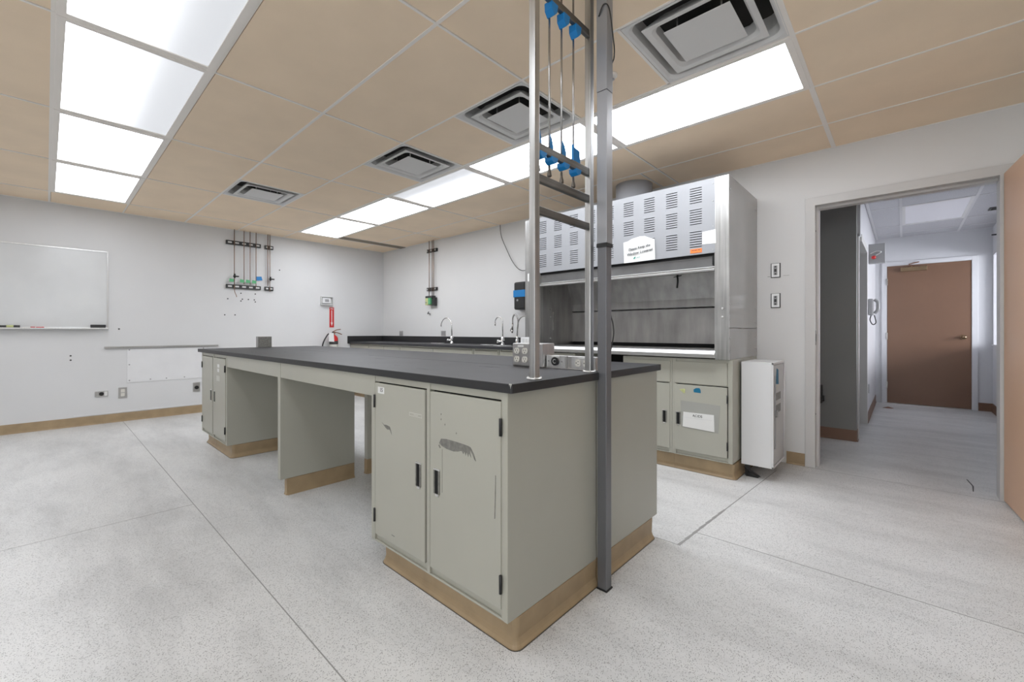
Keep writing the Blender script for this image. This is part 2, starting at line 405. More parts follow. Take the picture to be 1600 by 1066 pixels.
# light fittings
def light(name, f, lens, label, group):
    x0, x1, y0, y1 = f[:4]; cx, cy = (x0+x1)/2, (y0+y1)/2
    r = thing(name, (cx, cy, CEIL), label, 'ceiling light', group)
    e = .006; b_ = .038; z0 = CEIL-.006; z1 = CEIL+.05
    fr = MB().box(x0+e, x1-e, y0+e, y0+b_, z0, z1).box(x0+e, x1-e, y1-b_, y1-e, z0, z1).box(x0+e, x0+b_, y0+b_, y1-b_, z0, z1).box(x1-b_, x1-e, y0+b_, y1-b_, z0, z1)
    fr.box(x0+e, x1-e, y0+e, y1-e, z1, z1+.004)
    c_ = b_
    if lens != 'lensA' and x1 < -3: c_ = .055; fr.box(x0+b_, x0+c_, y0+b_, y1-b_, z0, z1).box(x1-c_, x1-b_, y0+b_, y1-b_, z0, z1)
    obj('frame', fr, 'tee', r, .001)
    obj('diffuser', MB().box(x0+c_, x1-c_, y0+b_, y1-b_, CEIL, CEIL+.004), lens, r)
    return r
n1 = ['first', 'second', 'third', 'fourth', 'fifth']
L1 = [f for f in FITS if f[4] == 'L1']; L2 = [f for f in FITS if f[4] == 'L2']; L3 = [f for f in FITS if f[4] == 'L3']
lab1 = [None, None, 'largest ceiling light panel at the top left edge, cut by the frame', 'second ceiling light panel of the left row, grey on its right side', 'third ceiling light panel of the left row, small and evenly bright', 'ceiling light panel of the left row nearest the whiteboard wall']
for i, f in enumerate(L1):
    if i < 2: light('ceiling_light', f, 'lensF' if i == 0 else 'lensB', 'ceiling light panel added to the left row overhead as fill, out of view', 'ceiling light panels in the left row')  # the first two panels are unseen extras added for brightness
    else: light('ceiling_light', f, 'lensA' if i < 4 else 'lensB', lab1[i], 'ceiling light panels in the left row')
lab2 = ['long ceiling light panel right of the grey post, beside the big air vent', 'ceiling light panel behind the ladder frame', 'ceiling light panel next to the middle air vent', 'narrow ceiling light panel, fourth of the right row from the doorway', 'small ceiling light panel nearest the far corner of the room']
for i, f in enumerate(L2): light('ceiling_light', f, 'lensC' if i == 2 else 'lensG' if i == 0 else 'lensD', lab2[i], 'ceiling light panels in the right row')
for i, f in enumerate(L3): light('ceiling_light', f, 'lensF' if i == 0 else 'lensE', 'unseen ceiling light panel added behind the camera as fill', 'fill light panels added behind the camera')

# air vents
vlab = ['small square ceiling air vent above the gas pipes, farthest from the doorway', 'square ceiling air vent between bench and far light panels', 'square ceiling air vent partly behind the ladder frame', 'largest square ceiling air vent near the doorway side, beside the long light']
def vent(f, label):
    x0, x1, y0, y1 = f; cx, cy = (x0+x1)/2, (y0+y1)/2
    r = thing('ceiling_vent', (cx, cy, CEIL), label, 'air vent', 'square air vents in the ceiling')
    def ring(mb, a, za, b_, zb, n=10, ca=.0, cb=.0):
        """square ring between half-sizes a and b with rounded corners"""
        def loop(hs, cr, z):
            pts = []
            for q, (sx, sy) in enumerate(((1, 1), (-1, 1), (-1, -1), (1, -1))):
                for i in range(5):
                    t_ = math.pi/2*q+math.pi/2*i/4
                    pts.append((cx+sx*(hs-cr)+cr*math.cos(t_), cy+sy*(hs-cr)+cr*math.sin(t_), z))
            return [mb.bm.verts.new(p) for p in pts]
        A = loop(a, ca, za); B = loop(b_, cb, zb)
        for i in range(len(A)):
            f_ = mb.bm.faces.new((A[i], A[(i+1) % len(A)], B[(i+1) % len(B)], B[i])); f_.smooth = True
    fl = MB()
    ring(fl, .296, CEIL-.004, .282, CEIL-.002, ca=.003, cb=.05); ring(fl, .282, CEIL-.002, .270, CEIL+.010, ca=.05, cb=.055); ring(fl, .270, CEIL+.010, .264, CEIL+.045, ca=.055, cb=.06); ring(fl, .264, CEIL+.045, .262, CEIL+.11, ca=.06, cb=.06)
    ring(fl, .296, CEIL-.004, .296, CEIL+.02, ca=.003, cb=.003)
    obj('flange', fl, 'vent', r)
    oc = MB(); ring(oc, .225, CEIL-.008, .198, CEIL-.004, ca=.002, cb=.04); ring(oc, .198, CEIL-.004, .186, CEIL+.010, ca=.04, cb=.05); ring(oc, .186, CEIL+.010, .180, CEIL+.05, ca=.05, cb=.05); ring(oc, .225, CEIL-.008, .225, CEIL-.005, ca=.002, cb=.002); ring(oc, .225, CEIL-.005, .180, CEIL+.055, ca=.002, cb=.05)
    obj('outer_cone', oc, 'vent', r)
    ip = MB(); ip.box(cx-.148, cx+.148, cy-.148, cy+.148, CEIL-.012, CEIL-.009)
    obj('centre_plate', ip, 'vent', r, .001)
    for a, b_ in ((.1, .1), (-.1, .1), (.1, -.1), (-.1, -.1)): obj('bracket', MB().cyl((cx+a, cy+b_, CEIL-.009), (cx+a, cy+b_, CEIL+.1), .004, n=8), 'steel_box', r)
    obj('dark_backing', MB().box(cx-.27, cx+.27, cy-.27, cy+.27, CEIL+.11, CEIL+.114), 'void', r)  # dark sheet put in as shade behind the cone gaps
for v, lb in zip(VENTS, vlab): vent(v, lb)
sd = thing('slot_diffuser', (-6.425, 3.63, CEIL), 'long dark slot diffuser in the ceiling by the far corner', 'air vent')
obj('frame', MB().box(SLOT[0]+.008, SLOT[0]+.016, SLOT[2], SLOT[3], CEIL-.002, CEIL+.05).box(SLOT[1]-.006, SLOT[1], SLOT[2], SLOT[3], CEIL-.002, CEIL+.05).box(SLOT[0], SLOT[1], 3.5, 3.515, CEIL-.001, CEIL+.02), 'tee', sd)
obj('slot', MB().box(SLOT[0]+.016, SLOT[1]-.006, SLOT[2], SLOT[3], CEIL-.0045, CEIL-.001), 'slotd', sd)
sp = thing('sprinkler', (-1.22, 2.16, CEIL), 'small round sprinkler head in the ceiling right of the grey post', 'sprinkler')
obj('escutcheon', MB().lathe((-1.22, 2.16, CEIL-.012), [(.028, 0), (.036, .004), (.038, .012)]), 'tee', sp)
obj('head', MB().lathe((-1.22, 2.16, CEIL-.03), [(.012, 0), (.02, .004), (.008, .008), (.01, .02)]), 'grey', sp)

# baseboards
def cove_run(mb, p0, p1, nrm, h=.10, t_=.006, flare=.014):
    """extruded cove profile from p0 to p1 (xy), facing nrm"""
    prof = [(0, 0), (flare, 0), (flare, .003), (flare*.55, .010), (t_, .024), (t_, h-.002), (t_-.002, h), (0, h)]
    A = [mb.bm.verts.new((p0[0]+nrm[0]*d, p0[1]+nrm[1]*d, z)) for d, z in prof]
    B = [mb.bm.verts.new((p1[0]+nrm[0]*d, p1[1]+nrm[1]*d, z)) for d, z in prof]
    n = len(prof)
    for i in range(n): mb.bm.faces.new((A[i], A[(i+1) % n], B[(i+1) % n], B[i]))
    mb.bm.faces.new(A); mb.bm.faces.new(B[::-1]); return mb
def cove_path(mb, pts, h=.11, t_=.004, flare=.014, rad=.022, m=None, grime=True):
    """cove skirting wrapped round a plinth with rounded corners; pts run so that the outside is on the right hand"""
    P = [Vector((p[0], p[1])) for p in pts]; path = []; mi = mb._mi(m)
    for i, p in enumerate(P):
        if i in (0, len(P)-1): path.append(p); continue
        a = (P[i-1]-p).normalized(); b_ = (P[i+1]-p).normalized(); c_ = p+(a+b_)*rad
        s0 = -b_; s1 = -a
        for k in range(6):
            q = (s0*math.cos(math.pi/2*k/5)+s1*math.sin(math.pi/2*k/5)); path.append(c_+q*rad)
    nr = []
    for i in range(len(path)):
        d = (path[min(i+1, len(path)-1)]-path[max(i-1, 0)]).normalized(); nr.append(Vector((d.y, -d.x)))
    prof = [(-.02, 0), (flare, 0), (flare, .005), (flare*.82, .009), (flare*.42, .015), (flare*.1, .024), (-.002, .036), (t_-.002, h-.002), (t_-.004, h), (-.02, h)]
    if not grime: prof = [(-.02, 0), (flare+.0025, 0), (flare+.0025, .0012), (-.02, .0012)]
    rings = [[mb.bm.verts.new((p.x+n.x*d, p.y+n.y*d, z)) for d, z in prof] for p, n in zip(path, nr)]
    for a, b_ in zip(rings, rings[1:]):
        for i in range(len(prof)):
            f = mb.bm.faces.new((a[i], a[(i+1) % len(prof)], b_[(i+1) % len(prof)], b_[i])); f.material_index = mi
    for f in (mb.bm.faces.new(rings[0]), mb.bm.faces.new(rings[-1][::-1])): f.material_index = mi
    if grime: cove_path(mb, pts, h, t_, flare, rad, 'ink', False)
    return mb
struct('baseboard_left', cove_run(MB(), (WX, YF), (WX, 3.5), (1, 0), .103), 'cove', 'tan rubber cove base along the whiteboard wall', 'baseboard')
struct('trim_4', MB().box(WX, WX+.006, .214, 3.4, .112, .127), 'white', 'thin white strip running just above the tan base', 'trim')
struct('baseboard_back', cove_run(cove_run(MB(), (-.72, WY), (-.592, WY), (0, -1)), (.53, WY), (XR, WY), (0, -1)), 'cove', 'short tan cove base between white cabinet and door frame', 'baseboard')

# ---- doorway 1: frame and open leaf
d1 = thing('door_1', (-.03, WY+.06, 0), 'open laboratory doorway with pale metal frame and tan door swung inwards', 'door', kind='structure')
fr = MB()
for s0, s1 in ((OX0-.054, OX0+.004), (OX1-.004, OX1+.054)): fr.box(s0, s1, WY-.012, WY, 0, OZ+.054)
fr.box(OX0-.054, OX1+.054, WY-.0121, WY, OZ-.004, OZ+.0541)
for x0, x1 in ((OX0, OX0+.012), (OX1-.012, OX1)): fr.box(x0, x1, WY-.0119, WY+.128, 0, OZ)
fr.box(OX0, OX1, WY-.0118, WY+.1281, OZ-.012, OZ)
fr.box(OX0+.012, OX0+.030, WY+.055, WY+.128, 0, OZ-.012).box(OX0+.012, OX1-.012, WY+.0551, WY+.1279, OZ-.03, OZ-.0121)
obj('door_frame', fr, 'frame_paint', d1, .0015)
sc_ = MB()
for z in (.43, 1.915): sc_.cyl((OX0+.0115, WY+.03, z), (OX0+.0135, WY+.03, z), .006, n=12)
obj('screw_hole', sc_, 'hole', d1)
sk = MB().box(OX0+.0115, OX0+.0135, WY+.008, WY+.05, .99, 1.11, 'chrome_dk').box(OX0+.013, OX0+.0142, WY+.018, WY+.04, 1.02, 1.08, 'hole')
obj('strike_plate', sk, None, d1)
# leaf: hinged at the right jamb, opened a little past square
a_ = math.radians(4.5)
hx, hy = .478, WY-.03
u = Vector((math.sin(a_), -math.cos(a_), 0)); v = Vector((math.cos(a_), math.sin(a_), 0))
def leafpt(s, q, z): return (Vector((hx, hy, 0))+u*s+v*q+Vector((0, 0, z)))
lf = MB().prism([leafpt(0, 0, .012), leafpt(.985, 0, .012), leafpt(.985, .044, .012), leafpt(0, .044, .012)], (0, 0, 2.105))
lo = obj('door_leaf', lf, 'door_tan', d1, .002)
for z in (.25, 1.05, 1.87):
    obj('hinge', MB().cyl(leafpt(-.006, .022, z), leafpt(-.006, .022, z+.1), .007, n=12), 'chrome_dk', d1)
kn = MB().cyl(leafpt(.91, -.0, 1.0), leafpt(.91, -.02, 1.0), .03, n=20).cyl(leafpt(.91, -.02, 1.0), leafpt(.91, -.06, 1.0), .012, n=16).cyl(leafpt(.91, -.045, 1.0), leafpt(.91, -.075, 1.0), .026, .02, n=20)
obj('knob', kn, 'brass', lo)

# ---- corridor beyond
CC = 2.53
CXL = -.32; CXR = .905; CYF = 8.75
wl = MB()
# grey wall end facing the laboratory
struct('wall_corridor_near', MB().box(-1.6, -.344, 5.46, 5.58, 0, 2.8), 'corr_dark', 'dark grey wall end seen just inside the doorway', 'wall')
struct('wall_corridor_left', MB().box(-.44, CXL, 6.62, CYF, 0, 2.8).box(-.44, CXL, 5.58, 6.62, 2.07, 2.8), 'corr_wall', 'pale bluish wall along the left of the corridor', 'wall')
struct('wall_corridor_far', MB().box(-.44, 3.6, CYF, CYF+.12, 0, 2.8), 'corr_wall', 'pale bluish end wall of the corridor around the brown door', 'wall')
struct('wall_corridor_right', MB().box(CXR, CXR+.12, WY+.12, 8.69, 0, .91).box(CXR, CXR+.12, WY+.12, 8.69, 2.142, 2.8).box(CXR, CXR+.12, 8.69, CYF, 0, 2.8).box(CXR, CXR+.12, WY+.12, 5.2, .91, 2.142), 'corr_wall', 'right corridor wall with a long pass-through opening', 'wall')
struct('trim_5', MB().box(CXR-.02, CXR+.14, 5.2, 8.69, .905, .925), 'corr_wall', 'pale sill of the corridor pass-through', 'sill')
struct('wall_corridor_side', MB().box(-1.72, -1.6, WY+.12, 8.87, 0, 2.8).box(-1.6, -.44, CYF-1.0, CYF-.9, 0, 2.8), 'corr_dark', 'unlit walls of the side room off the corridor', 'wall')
# next room, with an unseen window added to light the corridor
struct('wall_next_room', MB().box(3.6, 3.72, WY, CYF+.12, 0, 2.8).box(CXR+.12, 3.6, WY+.12, WY+.2, 0, 2.8), 'corr_wall', 'bright wall of the room beyond the pass-through', 'wall')
w1 = thing('fill_window_1', (3.59, 7.0, 1.0), 'added unseen window in the room beyond the pass-through, glowing as fill light', 'window', kind='structure')
obj('window_frame', MB().box(3.56, 3.6, 5.9, 8.1, .95, 1.0).box(3.56, 3.6, 5.9, 8.1, 2.2, 2.25).box(3.56, 3.6, 5.9, 5.95, 1.0, 2.2).box(3.56, 3.6, 8.05, 8.1, 1.0, 2.2).box(3.56, 3.6, 6.97, 7.03, 1.0, 2.2), 'white', w1)
obj('pane', MB().box(3.585, 3.59, 5.95, 8.05, 1.0, 2.2), 'fillwin', w1)
# corridor ceiling
cct = MB(); ctg = MB()
CXS = [-1.6, -.3, -.02, .575, 1.18, 1.79, 2.4, 3.01, 3.6]; CYS = [WY+.12, 4.72, 5.33, 5.94, 6.60, 7.78, 8.39, CYF]
for xa, xb in zip(CXS, CXS[1:]):
    for ya, yb in zip(CYS, CYS[1:]):
        if abs(xa+.02) < .01 and abs(ya-6.60) < .01: continue
        cct.box(xa+.008, xb-.008, ya+.008, yb-.008, CC, CC+.016)
for x in CXS: ctg.box(x-.012, x+.012, WY+.12, CYF, CC-.004, CC+.02)
for y in CYS: ctg.box(-1.6, 3.6, y-.012, y+.012, CC-.0035, CC+.02)
struct('ceiling_corridor', cct, 'corr_tile', 'grey speckled corridor ceiling tiles', 'ceiling')
struct('trim_6', ctg, 'corr_wall', 'white grid of the corridor ceiling', 'ceiling grid')
struct('trim_7', MB().box(-1.72, 3.72, WY, CYF+.12, 2.76, 2.8), 'void', 'slab above the corridor ceiling', 'slab')
cl = thing('ceiling_light', (.28, 7.19, CC), 'pale ceiling light panel over the corridor', 'ceiling light')
obj('frame', MB().box(-.008, .02, 6.61, 7.77, CC-.004, CC+.05).box(.535, .563, 6.61, 7.77, CC-.004, CC+.05).box(.02, .535, 6.61, 6.64, CC-.004, CC+.05).box(.02, .535, 7.74, 7.77, CC-.004, CC+.05).box(-.008, .563, 6.61, 7.77, CC+.05, CC+.054), 'white', cl)
obj('diffuser', MB().box(.02, .535, 6.64, 7.74, CC, CC+.004), 'clens', cl)
cv = thing('ceiling_vent', (.80, 7.42, CC), 'small dark ceiling grille at the right of the corridor', 'air vent')
obj('frame', MB().box(.735, .875, 7.34, 7.36, CC-.01, CC-.0045).box(.735, .875, 7.48, 7.50, CC-.01, CC-.0045).box(.735, .755, 7.36, 7.48, CC-.01, CC-.0045).box(.855, .875, 7.36, 7.48, CC-.01, CC-.0045), 'strut', cv)
vg = MB()
for i in range(6): vg.box(.755, .855, 7.365+.02*i, 7.373+.02*i, CC-.009, CC-.0045)
obj('grille', vg, 'black', cv)
# corridor doorway on the left (open, dark beyond)
d3 = thing('door_3', (-.38, 6.1, 0), 'pale frame of the side doorway in the left corridor wall', 'door', kind='structure')
obj('door_frame', MB().box(-.45, -.312, 6.56, 6.65, 0, 2.10).box(-.45, -.332, 5.58, 5.66, 0, 2.10).box(-.45, -.3121, 5.66, 6.56, 2.03, 2.10), 'frame_paint', d3, .002)
d3l = obj('door_leaf', MB().box(-1.35, -.45, 6.50, 6.545, .01, 2.03), 'corr_dark', d3)
obj('knob', MB().cyl((-.50, 6.50, 1.0), (-.50, 6.44, 1.0), .022, n=16), 'chrome', d3l)
# far brown door
d2 = thing('door_2', (.26, CYF, 0), 'closed brown door at the far end of the corridor', 'door', kind='structure')
obj('door_frame', MB().box(-.245, -.185, CYF-.02, CYF+.0, 0, 2.16).box(.707, .767, CYF-.02, CYF, 0, 2.16).box(-.185, .707, CYF-.02, CYF, 2.10, 2.16), 'corr_wall', d2, .002)
l2 = obj('door_leaf', MB().box(-.181, .704, CYF-.012, CYF-.001, .012, 2.096), 'door_brown', d2, .001)
kb = MB().cyl((.63, CYF-.012, 1.02), (.63, CYF-.022, 1.02), .034, n=24).cyl((.63, CYF-.02, 1.02), (.63, CYF-.07, 1.02), .012, n=14).lathe((.63, CYF-.08, 1.0), [(.012, 0), (.026, .008), (.028, .02), (.026, .032), (.012, .04)])
obj('knob', kb, 'brass', l2)
obj('threshold', MB().box(-.18, .70, CYF-.06, CYF-.012, 0, .008), 'steel_b', d2)
for z in (.28, 1.03, 1.86): obj('hinge', MB().box(-.192, -.176, CYF-.028, CYF-.012, z-.05, z+.05), 'chrome_dk', d2)
dc = MB().box(-.03, .26, CYF-.065, CYF-.012, 2.00, 2.062)
dco = obj('closer_body', dc, 'brass', d2, .004)
obj('closer_arm', MB().tube([(.10, CYF-.045, 2.062), (.06, CYF-.16, 2.09), (.17, CYF-.03, 2.13)], .008, 8), 'rust', dco)
struct('baseboard_corridor', cove_run(cove_run(cove_run(cove_run(cove_run(MB(), (-1.6, 5.46), (-.344, 5.46), (0, -1), .112), (CXL, 6.65), (CXL, CYF), (1, 0), .112), (CXR, WY+.12), (CXR, CYF), (-1, 0), .112), (.77, CYF), (CXR, CYF), (0, -1), .112), (-.344, 5.46), (-.344, 5.58), (1, 0), .112), 'door_brown', 'brown cove base along the corridor walls', 'baseboard')

# ================================================================== ISLAND BENCH
def pull(parent, cx, cz, y, s=-1, wdt=.034, hgt=.094, name='handle'):
    """recessed cup pull: steel rim around a dark pocket; s = direction the front faces along y"""
    yb = y; yo = y+s*.003
    a, b_ = sorted((yb, yo))
    m_ = MB().box(cx-wdt/2-.003, cx-wdt/2+.004, a, b_, cz-hgt/2, cz+hgt/2, 'scuff').box(cx+wdt/2-.008, cx+wdt/2+.001, a, b_, cz-hgt/2, cz+hgt/2, 'scuff')
    m_.box(cx-wdt/2-.003, cx+wdt/2+.001, a, b_, cz+hgt/2, cz+hgt/2+.006, 'steel_b').box(cx-wdt/2+.008, cx+wdt/2-.006, a, b_, cz-hgt/2-.009, cz-hgt/2, 'steel_b')
    a, b_ = sorted((yb, y+s*.0012))
    m_.box(cx-wdt/2+.004, cx+wdt/2-.008, a, b_, cz-hgt/2, cz+hgt/2, 'hole')
    return obj(name, m_, None, parent)
def hinge(parent, x, z0, z1, y, s=-1):
    m_ = MB().cyl((x, y+s*.003, z0), (x, y+s*.003, z1), .0055, n=10)
    return obj('hinge', m_, 'black', parent)
TOP0 = .893
def base_cabinet(x0, x1, y0, y1, face, label, group, doors, endx=None, ztop=TOP0, kick=.112, drawers=None, doortop=.859, cat='cabinet', bottom=.115, kick_sides=(True, True), mid=True):
    """enamelled steel laboratory base cabinet; face = -1 when its doors look towards -y, +1 towards +y.
    doors: list of (xa, xb, hinge side)"""
    s = face; yf = y0 if s < 0 else y1; yb = y1 if s < 0 else y0
    r = thing('base_cabinet', ((x0+x1)/2, (y0+y1)/2, 0), label, cat, group)
    def Y(d): return yf-s*d            # depth behind the front plane
    def bx(mb, xa, xb, da, db, za, zb, m=None):
        a, b_ = sorted((Y(da), Y(db))); return mb.box(xa, xb, a, b_, za, zb, m)
    D = abs(y1-y0)
    body = MB()
    bx(body, x0, x0+.019, 0, D, bottom-.002, ztop); bx(body, x1-.019, x1, 0, D, bottom-.002, ztop)      # sides
    bx(body, x0+.019, x1-.019, .012, D, bottom+.008, bottom+.026); bx(body, x0+.019, x1-.019, D-.01, D, bottom+.026, ztop)   # floor, back
    bx(body, x0+.019, x1-.019, .03, D, ztop-.004, ztop-.001)
    bx(body, x0+.019, x1-.019, .004, .02, doortop+.006, ztop)    # top rail
    bx(body, x0+.019, x1-.019, .011, .02, bottom+.004, bottom+.034); bx(body, x0+.019, x1-.019, .002, .02, bottom-.003, bottom+.004)                    # bottom rail
    for a, b_ in zip(doors, doors[1:]):
        if b_[0]-a[1] > .01: bx(body, a[1]+.006, b_[0]-.006, 0, .03, bottom, ztop)
    for xa in (x0, x1-.031): bx(body, xa+.001, xa+.030, .0005, .03, bottom, ztop-.0005)
    obj('body', body, 'cab', r, .0012)
    obj('interior', bx(MB(), x0+.02, x1-.02, .024, .028, bottom+.03, ztop-.03), 'hole', r)
    if drawers:
        for (xa, xb, za, zb) in drawers:
            dr = bx(MB(), xa, xb, -.004, .014, za, zb)
            obj('drawer', dr, 'cab', r, .002)
    for (xa, xb, hs) in doors:
        d = bx(MB(), xa+.001, xb-.003, -.004, .014, bottom+.035, doortop)
        do = obj('door', d, 'cab', r, .0025)
        yy = Y(-.004)
        if hs:
            hxp = xb-.001 if hs > 0 else xa+.001; px = (xa+.047 if not drawers else xa+.036) if hs > 0 else xb-.045
            pull(do, px, .503 if not drawers else .412, yy, s)
            top = doortop
            hinge(do, hxp, top-.115, top-.055, yy, s); hinge(do, hxp, bottom+.093, bottom+.155, yy, s)
    k = MB()
    kx0, kx1 = x0+(.04 if kick_sides[0] else .0), x1
    bx(k, kx0+.022, kx1-.022, .064, D-.001, .001, kick, 'cove')
    ya, yb_ = Y(.042), Y(D)
    pth = [(kx0, ya), (kx1, ya)]
    if kick_sides[0]: pth = [(kx0, yb_)]+pth
    if kick_sides[1]: pth = pth+[(kx1, yb_)]
    if s > 0: pth = pth[::-1]
    cove_path(k, pth, kick-.001, .003, .0105 if abs(x1+.982) < .01 else .014, m='cove')
    obj('kickboard', k, 'cove', r)
    return r
BX0, BX1 = -5.156, -.982
near = base_cabinet(-1.872, BX1, 1.05, 1.612, -1, 'large two-door grey-green base cabinet at the near corner of the island bench, door scuffed', 'base cabinets of the island bench', [(-1.834, -1.440, -1), (-1.408, -1.008, 1)])
farc = base_cabinet(BX0, -4.290, 1.05, 1.612, -1, 'small-looking two-door cabinet at the far left end of the island bench', 'base cabinets of the island bench', [(-5.118, -4.742, -1), (-4.712, -4.322, 1)])
base_cabinet(-1.872, BX1, 1.624, 2.232, 1, 'base cabinet of the island bench on the fume hood side, right of the grey post', 'base cabinets of the island bench', [(-1.834, -1.440, -1), (-1.408, -1.008, 1)])
base_cabinet(BX0, -4.290, 1.624, 2.2, 1, 'base cabinet at the far end of the island bench, on its hidden sink side', 'base cabinets of the island bench', [(-5.118, -4.742, -1), (-4.712, -4.322, 1)])
# marks on the near doors
def child(o, nm): return [c for c in C.objects if c.parent == o and c.name.split('.')[0] == nm]
nd = child(near, 'door')
YD = 1.05-.004-.0008
def decal(name, pts, m, parent, y=YD, label=None): return obj(name, MB().prism([(p[0], y, p[1]) for p in pts], (0, .0008, 0)), m, parent, label=label)
decal('scuff_mark', [(-1.335, .680), (-1.30, .684), (-1.24, .683), (-1.18, .680), (-1.163, .677), (-1.145, .655), (-1.134, .632), (-1.142, .636), (-1.152, .652), (-1.168, .668), (-1.160, .640), (-1.172, .655), (-1.176, .640), (-1.185, .657), (-1.19, .642), (-1.197, .656), (-1.203, .645), (-1.212, .655), (-1.235, .648), (-1.26, .644), (-1.30, .646), (-1.33, .652), (-1.348, .660)], 'scuff', nd[1], label='long dark scrape with ragged end')
decal('scuff_mark', [(-1.352, .651), (-1.346, .655), (-1.338, .643), (-1.343, .641)], 'scuff', nd[1])
decal('scratch', [(-1.036, .604), (-1.034, .604), (-1.0345, .53), (-1.037, .455), (-1.041, .452), (-1.0385, .52)], 'scuff', nd[1])
decal('scratch', [(-1.3285, .64), (-1.3275, .64), (-1.3275, .47), (-1.3285, .47)], 'scuff', nd[1])
for (a, b_) in ((-1.337, .752), (-1.313, .735), (-1.245, .712), (-1.337, .772)): decal('chip', [(a, b_), (a+.003, b_+.001), (a+.003, b_+.007), (a, b_+.006)], 'scuff', nd[1])
decal('scuff_mark', [(-1.772, .682), (-1.755, .673), (-1.735, .675), (-1.705, .671), (-1.695, .655), (-1.689, .637), (-1.697, .647), (-1.705, .658), (-1.725, .655), (-1.742, .662)], 'scuff', nd[0])
decal('scuff_mark', [(-1.69, .19), (-1.665, .19), (-1.668, .187), (-1.69, .187)], 'scuff', nd[0])
tr = MB()
for a, b_, c_, d_ in ((-1.552, -1.462, .754, .757), (-1.552, -1.464, .742, .744), (-1.552, -1.549, .742, .757), (-1.465, -1.462, .740, .757), (-1.52, -1.49, .748, .7505)): tr.box(a, b_, YD, YD+.0008, c_, d_)
obj('tape_residue', tr, 'smudge', nd[0])
st_ = MB().box(-1.806, -1.752, YD-.0002, YD+.0008, .813, .843, 'paper')
merge(st_, text_mb('15', .026, (-1.776, YD-.0003, .829), (1, 0, 0), (0, 0, 1), 'ink', bold=True))
obj('number_sticker', st_, None, nd[0], label='white sticker numbered 15')
fd = child(farc, 'door')
obj('number_sticker', MB().box(-4.57, -4.51, YD, YD+.0008, .775, .805, 'paper').box(-4.57, -4.515, YD, YD+.0008, .735, .765, 'paper'), None, fd[1])
obj('scuff_mark', MB().box(-4.60, -4.50, YD, YD+.0006, .655, .70), 'smudge', fd[1])
# aprons and the support panels of the two knee spaces
def apron(x0, x1, y, s, label):
    a, b_ = sorted((y, y-s*.018)); c_, d_ = sorted((y-s*.018, y-s*.03))
    r = obj('knee_space_apron', MB().box(x0, x1, a, b_, .793, TOP0).box(x0+.005, x1-.005, c_, d_, .80, .805).box(x0+.005, x1-.005, *sorted((y-s*.018, y-s*.4)), .884, .8925), 'cab', None, .0015)
    return tag(r, label, 'apron panel', 'aprons over the knee spaces')
apron(-4.2895, -3.0945, 1.052, -1, 'grey-green apron over the left knee space of the bench')
apron(-3.0485, -1.8725, 1.052, -1, 'grey-green apron over the right knee space of the bench, beside the cabinet numbered 15')
apron(-4.2895, -3.0945, 2.198, 1, 'apron over the far-side left knee space, hidden under the bench')
apron(-3.0485, -1.8725, 2.198, 1, 'apron over the far-side right knee space, hidden under the bench')
def supp(y0, y1, label):
    r = thing('support_panel', (-3.07, (y0+y1)/2, 0), label, 'support panel', 'panels standing between the knee spaces')
    obj('panel', MB().box(-3.094, -3.049, y0, y1, .112, TOP0), 'cab', r, .0015)
    ya = y0+(.045 if y0 < 1.2 else 0); yb = y1-(0 if y0 < 1.2 else .045)
    k = MB().box(-3.088, -3.055, ya, yb, .001, .1118)
    cove_run(k, (-3.056, ya), (-3.056, yb), (1, 0), .111, .004, .014); cove_run(k, (-3.087, ya), (-3.087, yb), (-1, 0), .111, .004, .014)
    cove_run(k, (-3.090, ya), (-3.053, ya), (0, -1), .111, .003, .008)
    obj('kickboard', k, 'cove', r)
supp(1.05, 1.571, 'upright grey-green panel between the two knee spaces, facing the whiteboard side aisle')
supp(1.675, 2.198, 'upright panel seen through the right knee space, on the far side of the bench')
# worktop with a notch for the post and a chipped corner
wt = MB(); TX0, TX1, TY0, TY1 = -5.282, -.955, 1.040, 2.222
NX, NY0, NY1 = -.970, 1.590, 1.643
pts = [(TX0, TY0), (TX1-.006, TY0), (TX1, TY0+.006), (TX1, NY0), (NX, NY0), (NX, NY1), (TX1, NY1), (TX1, TY1), (TX0, TY1)]
wt.prism([(p[0], p[1], TOP0) for p in pts], (0, 0, .032), 'epoxy'); wt._mi('edge_blk')
wt.bm.normal_update()
for f_ in wt.bm.faces:
    if abs(f_.normal.z) < .5: f_.material_index = 1
wo = obj('laboratory_worktop', wt, 'epoxy', None, .0018); tag(wo, 'long black epoxy worktop on the island bench', 'worktop')
obj('edge_chip', MB().prism([(TX1-.012, TY0-.0006, .9255), (TX1-.003, TY0+.001, .9255), (TX1-.006, TY0+.0005, .908)], (.001, .003, 0)), 'smudge', wo)
obj('joint', MB().box(-2.9, -1.475, 1.608, 1.610, .9252, .9256, 'edge_blk').box(-4.2, -3.6, 1.62, 1.622, .9252, .9256, 'edge_blk'), None, wo)
random.seed(4)
for i in range(9):
    x = random.uniform(-4.6, -1.3); y = random.uniform(1.15, 1.55); obj('scratch', MB().box(x, x+random.uniform(.03, .12), y, y+.002, .9252, .9255), 'edge_blk', wo)

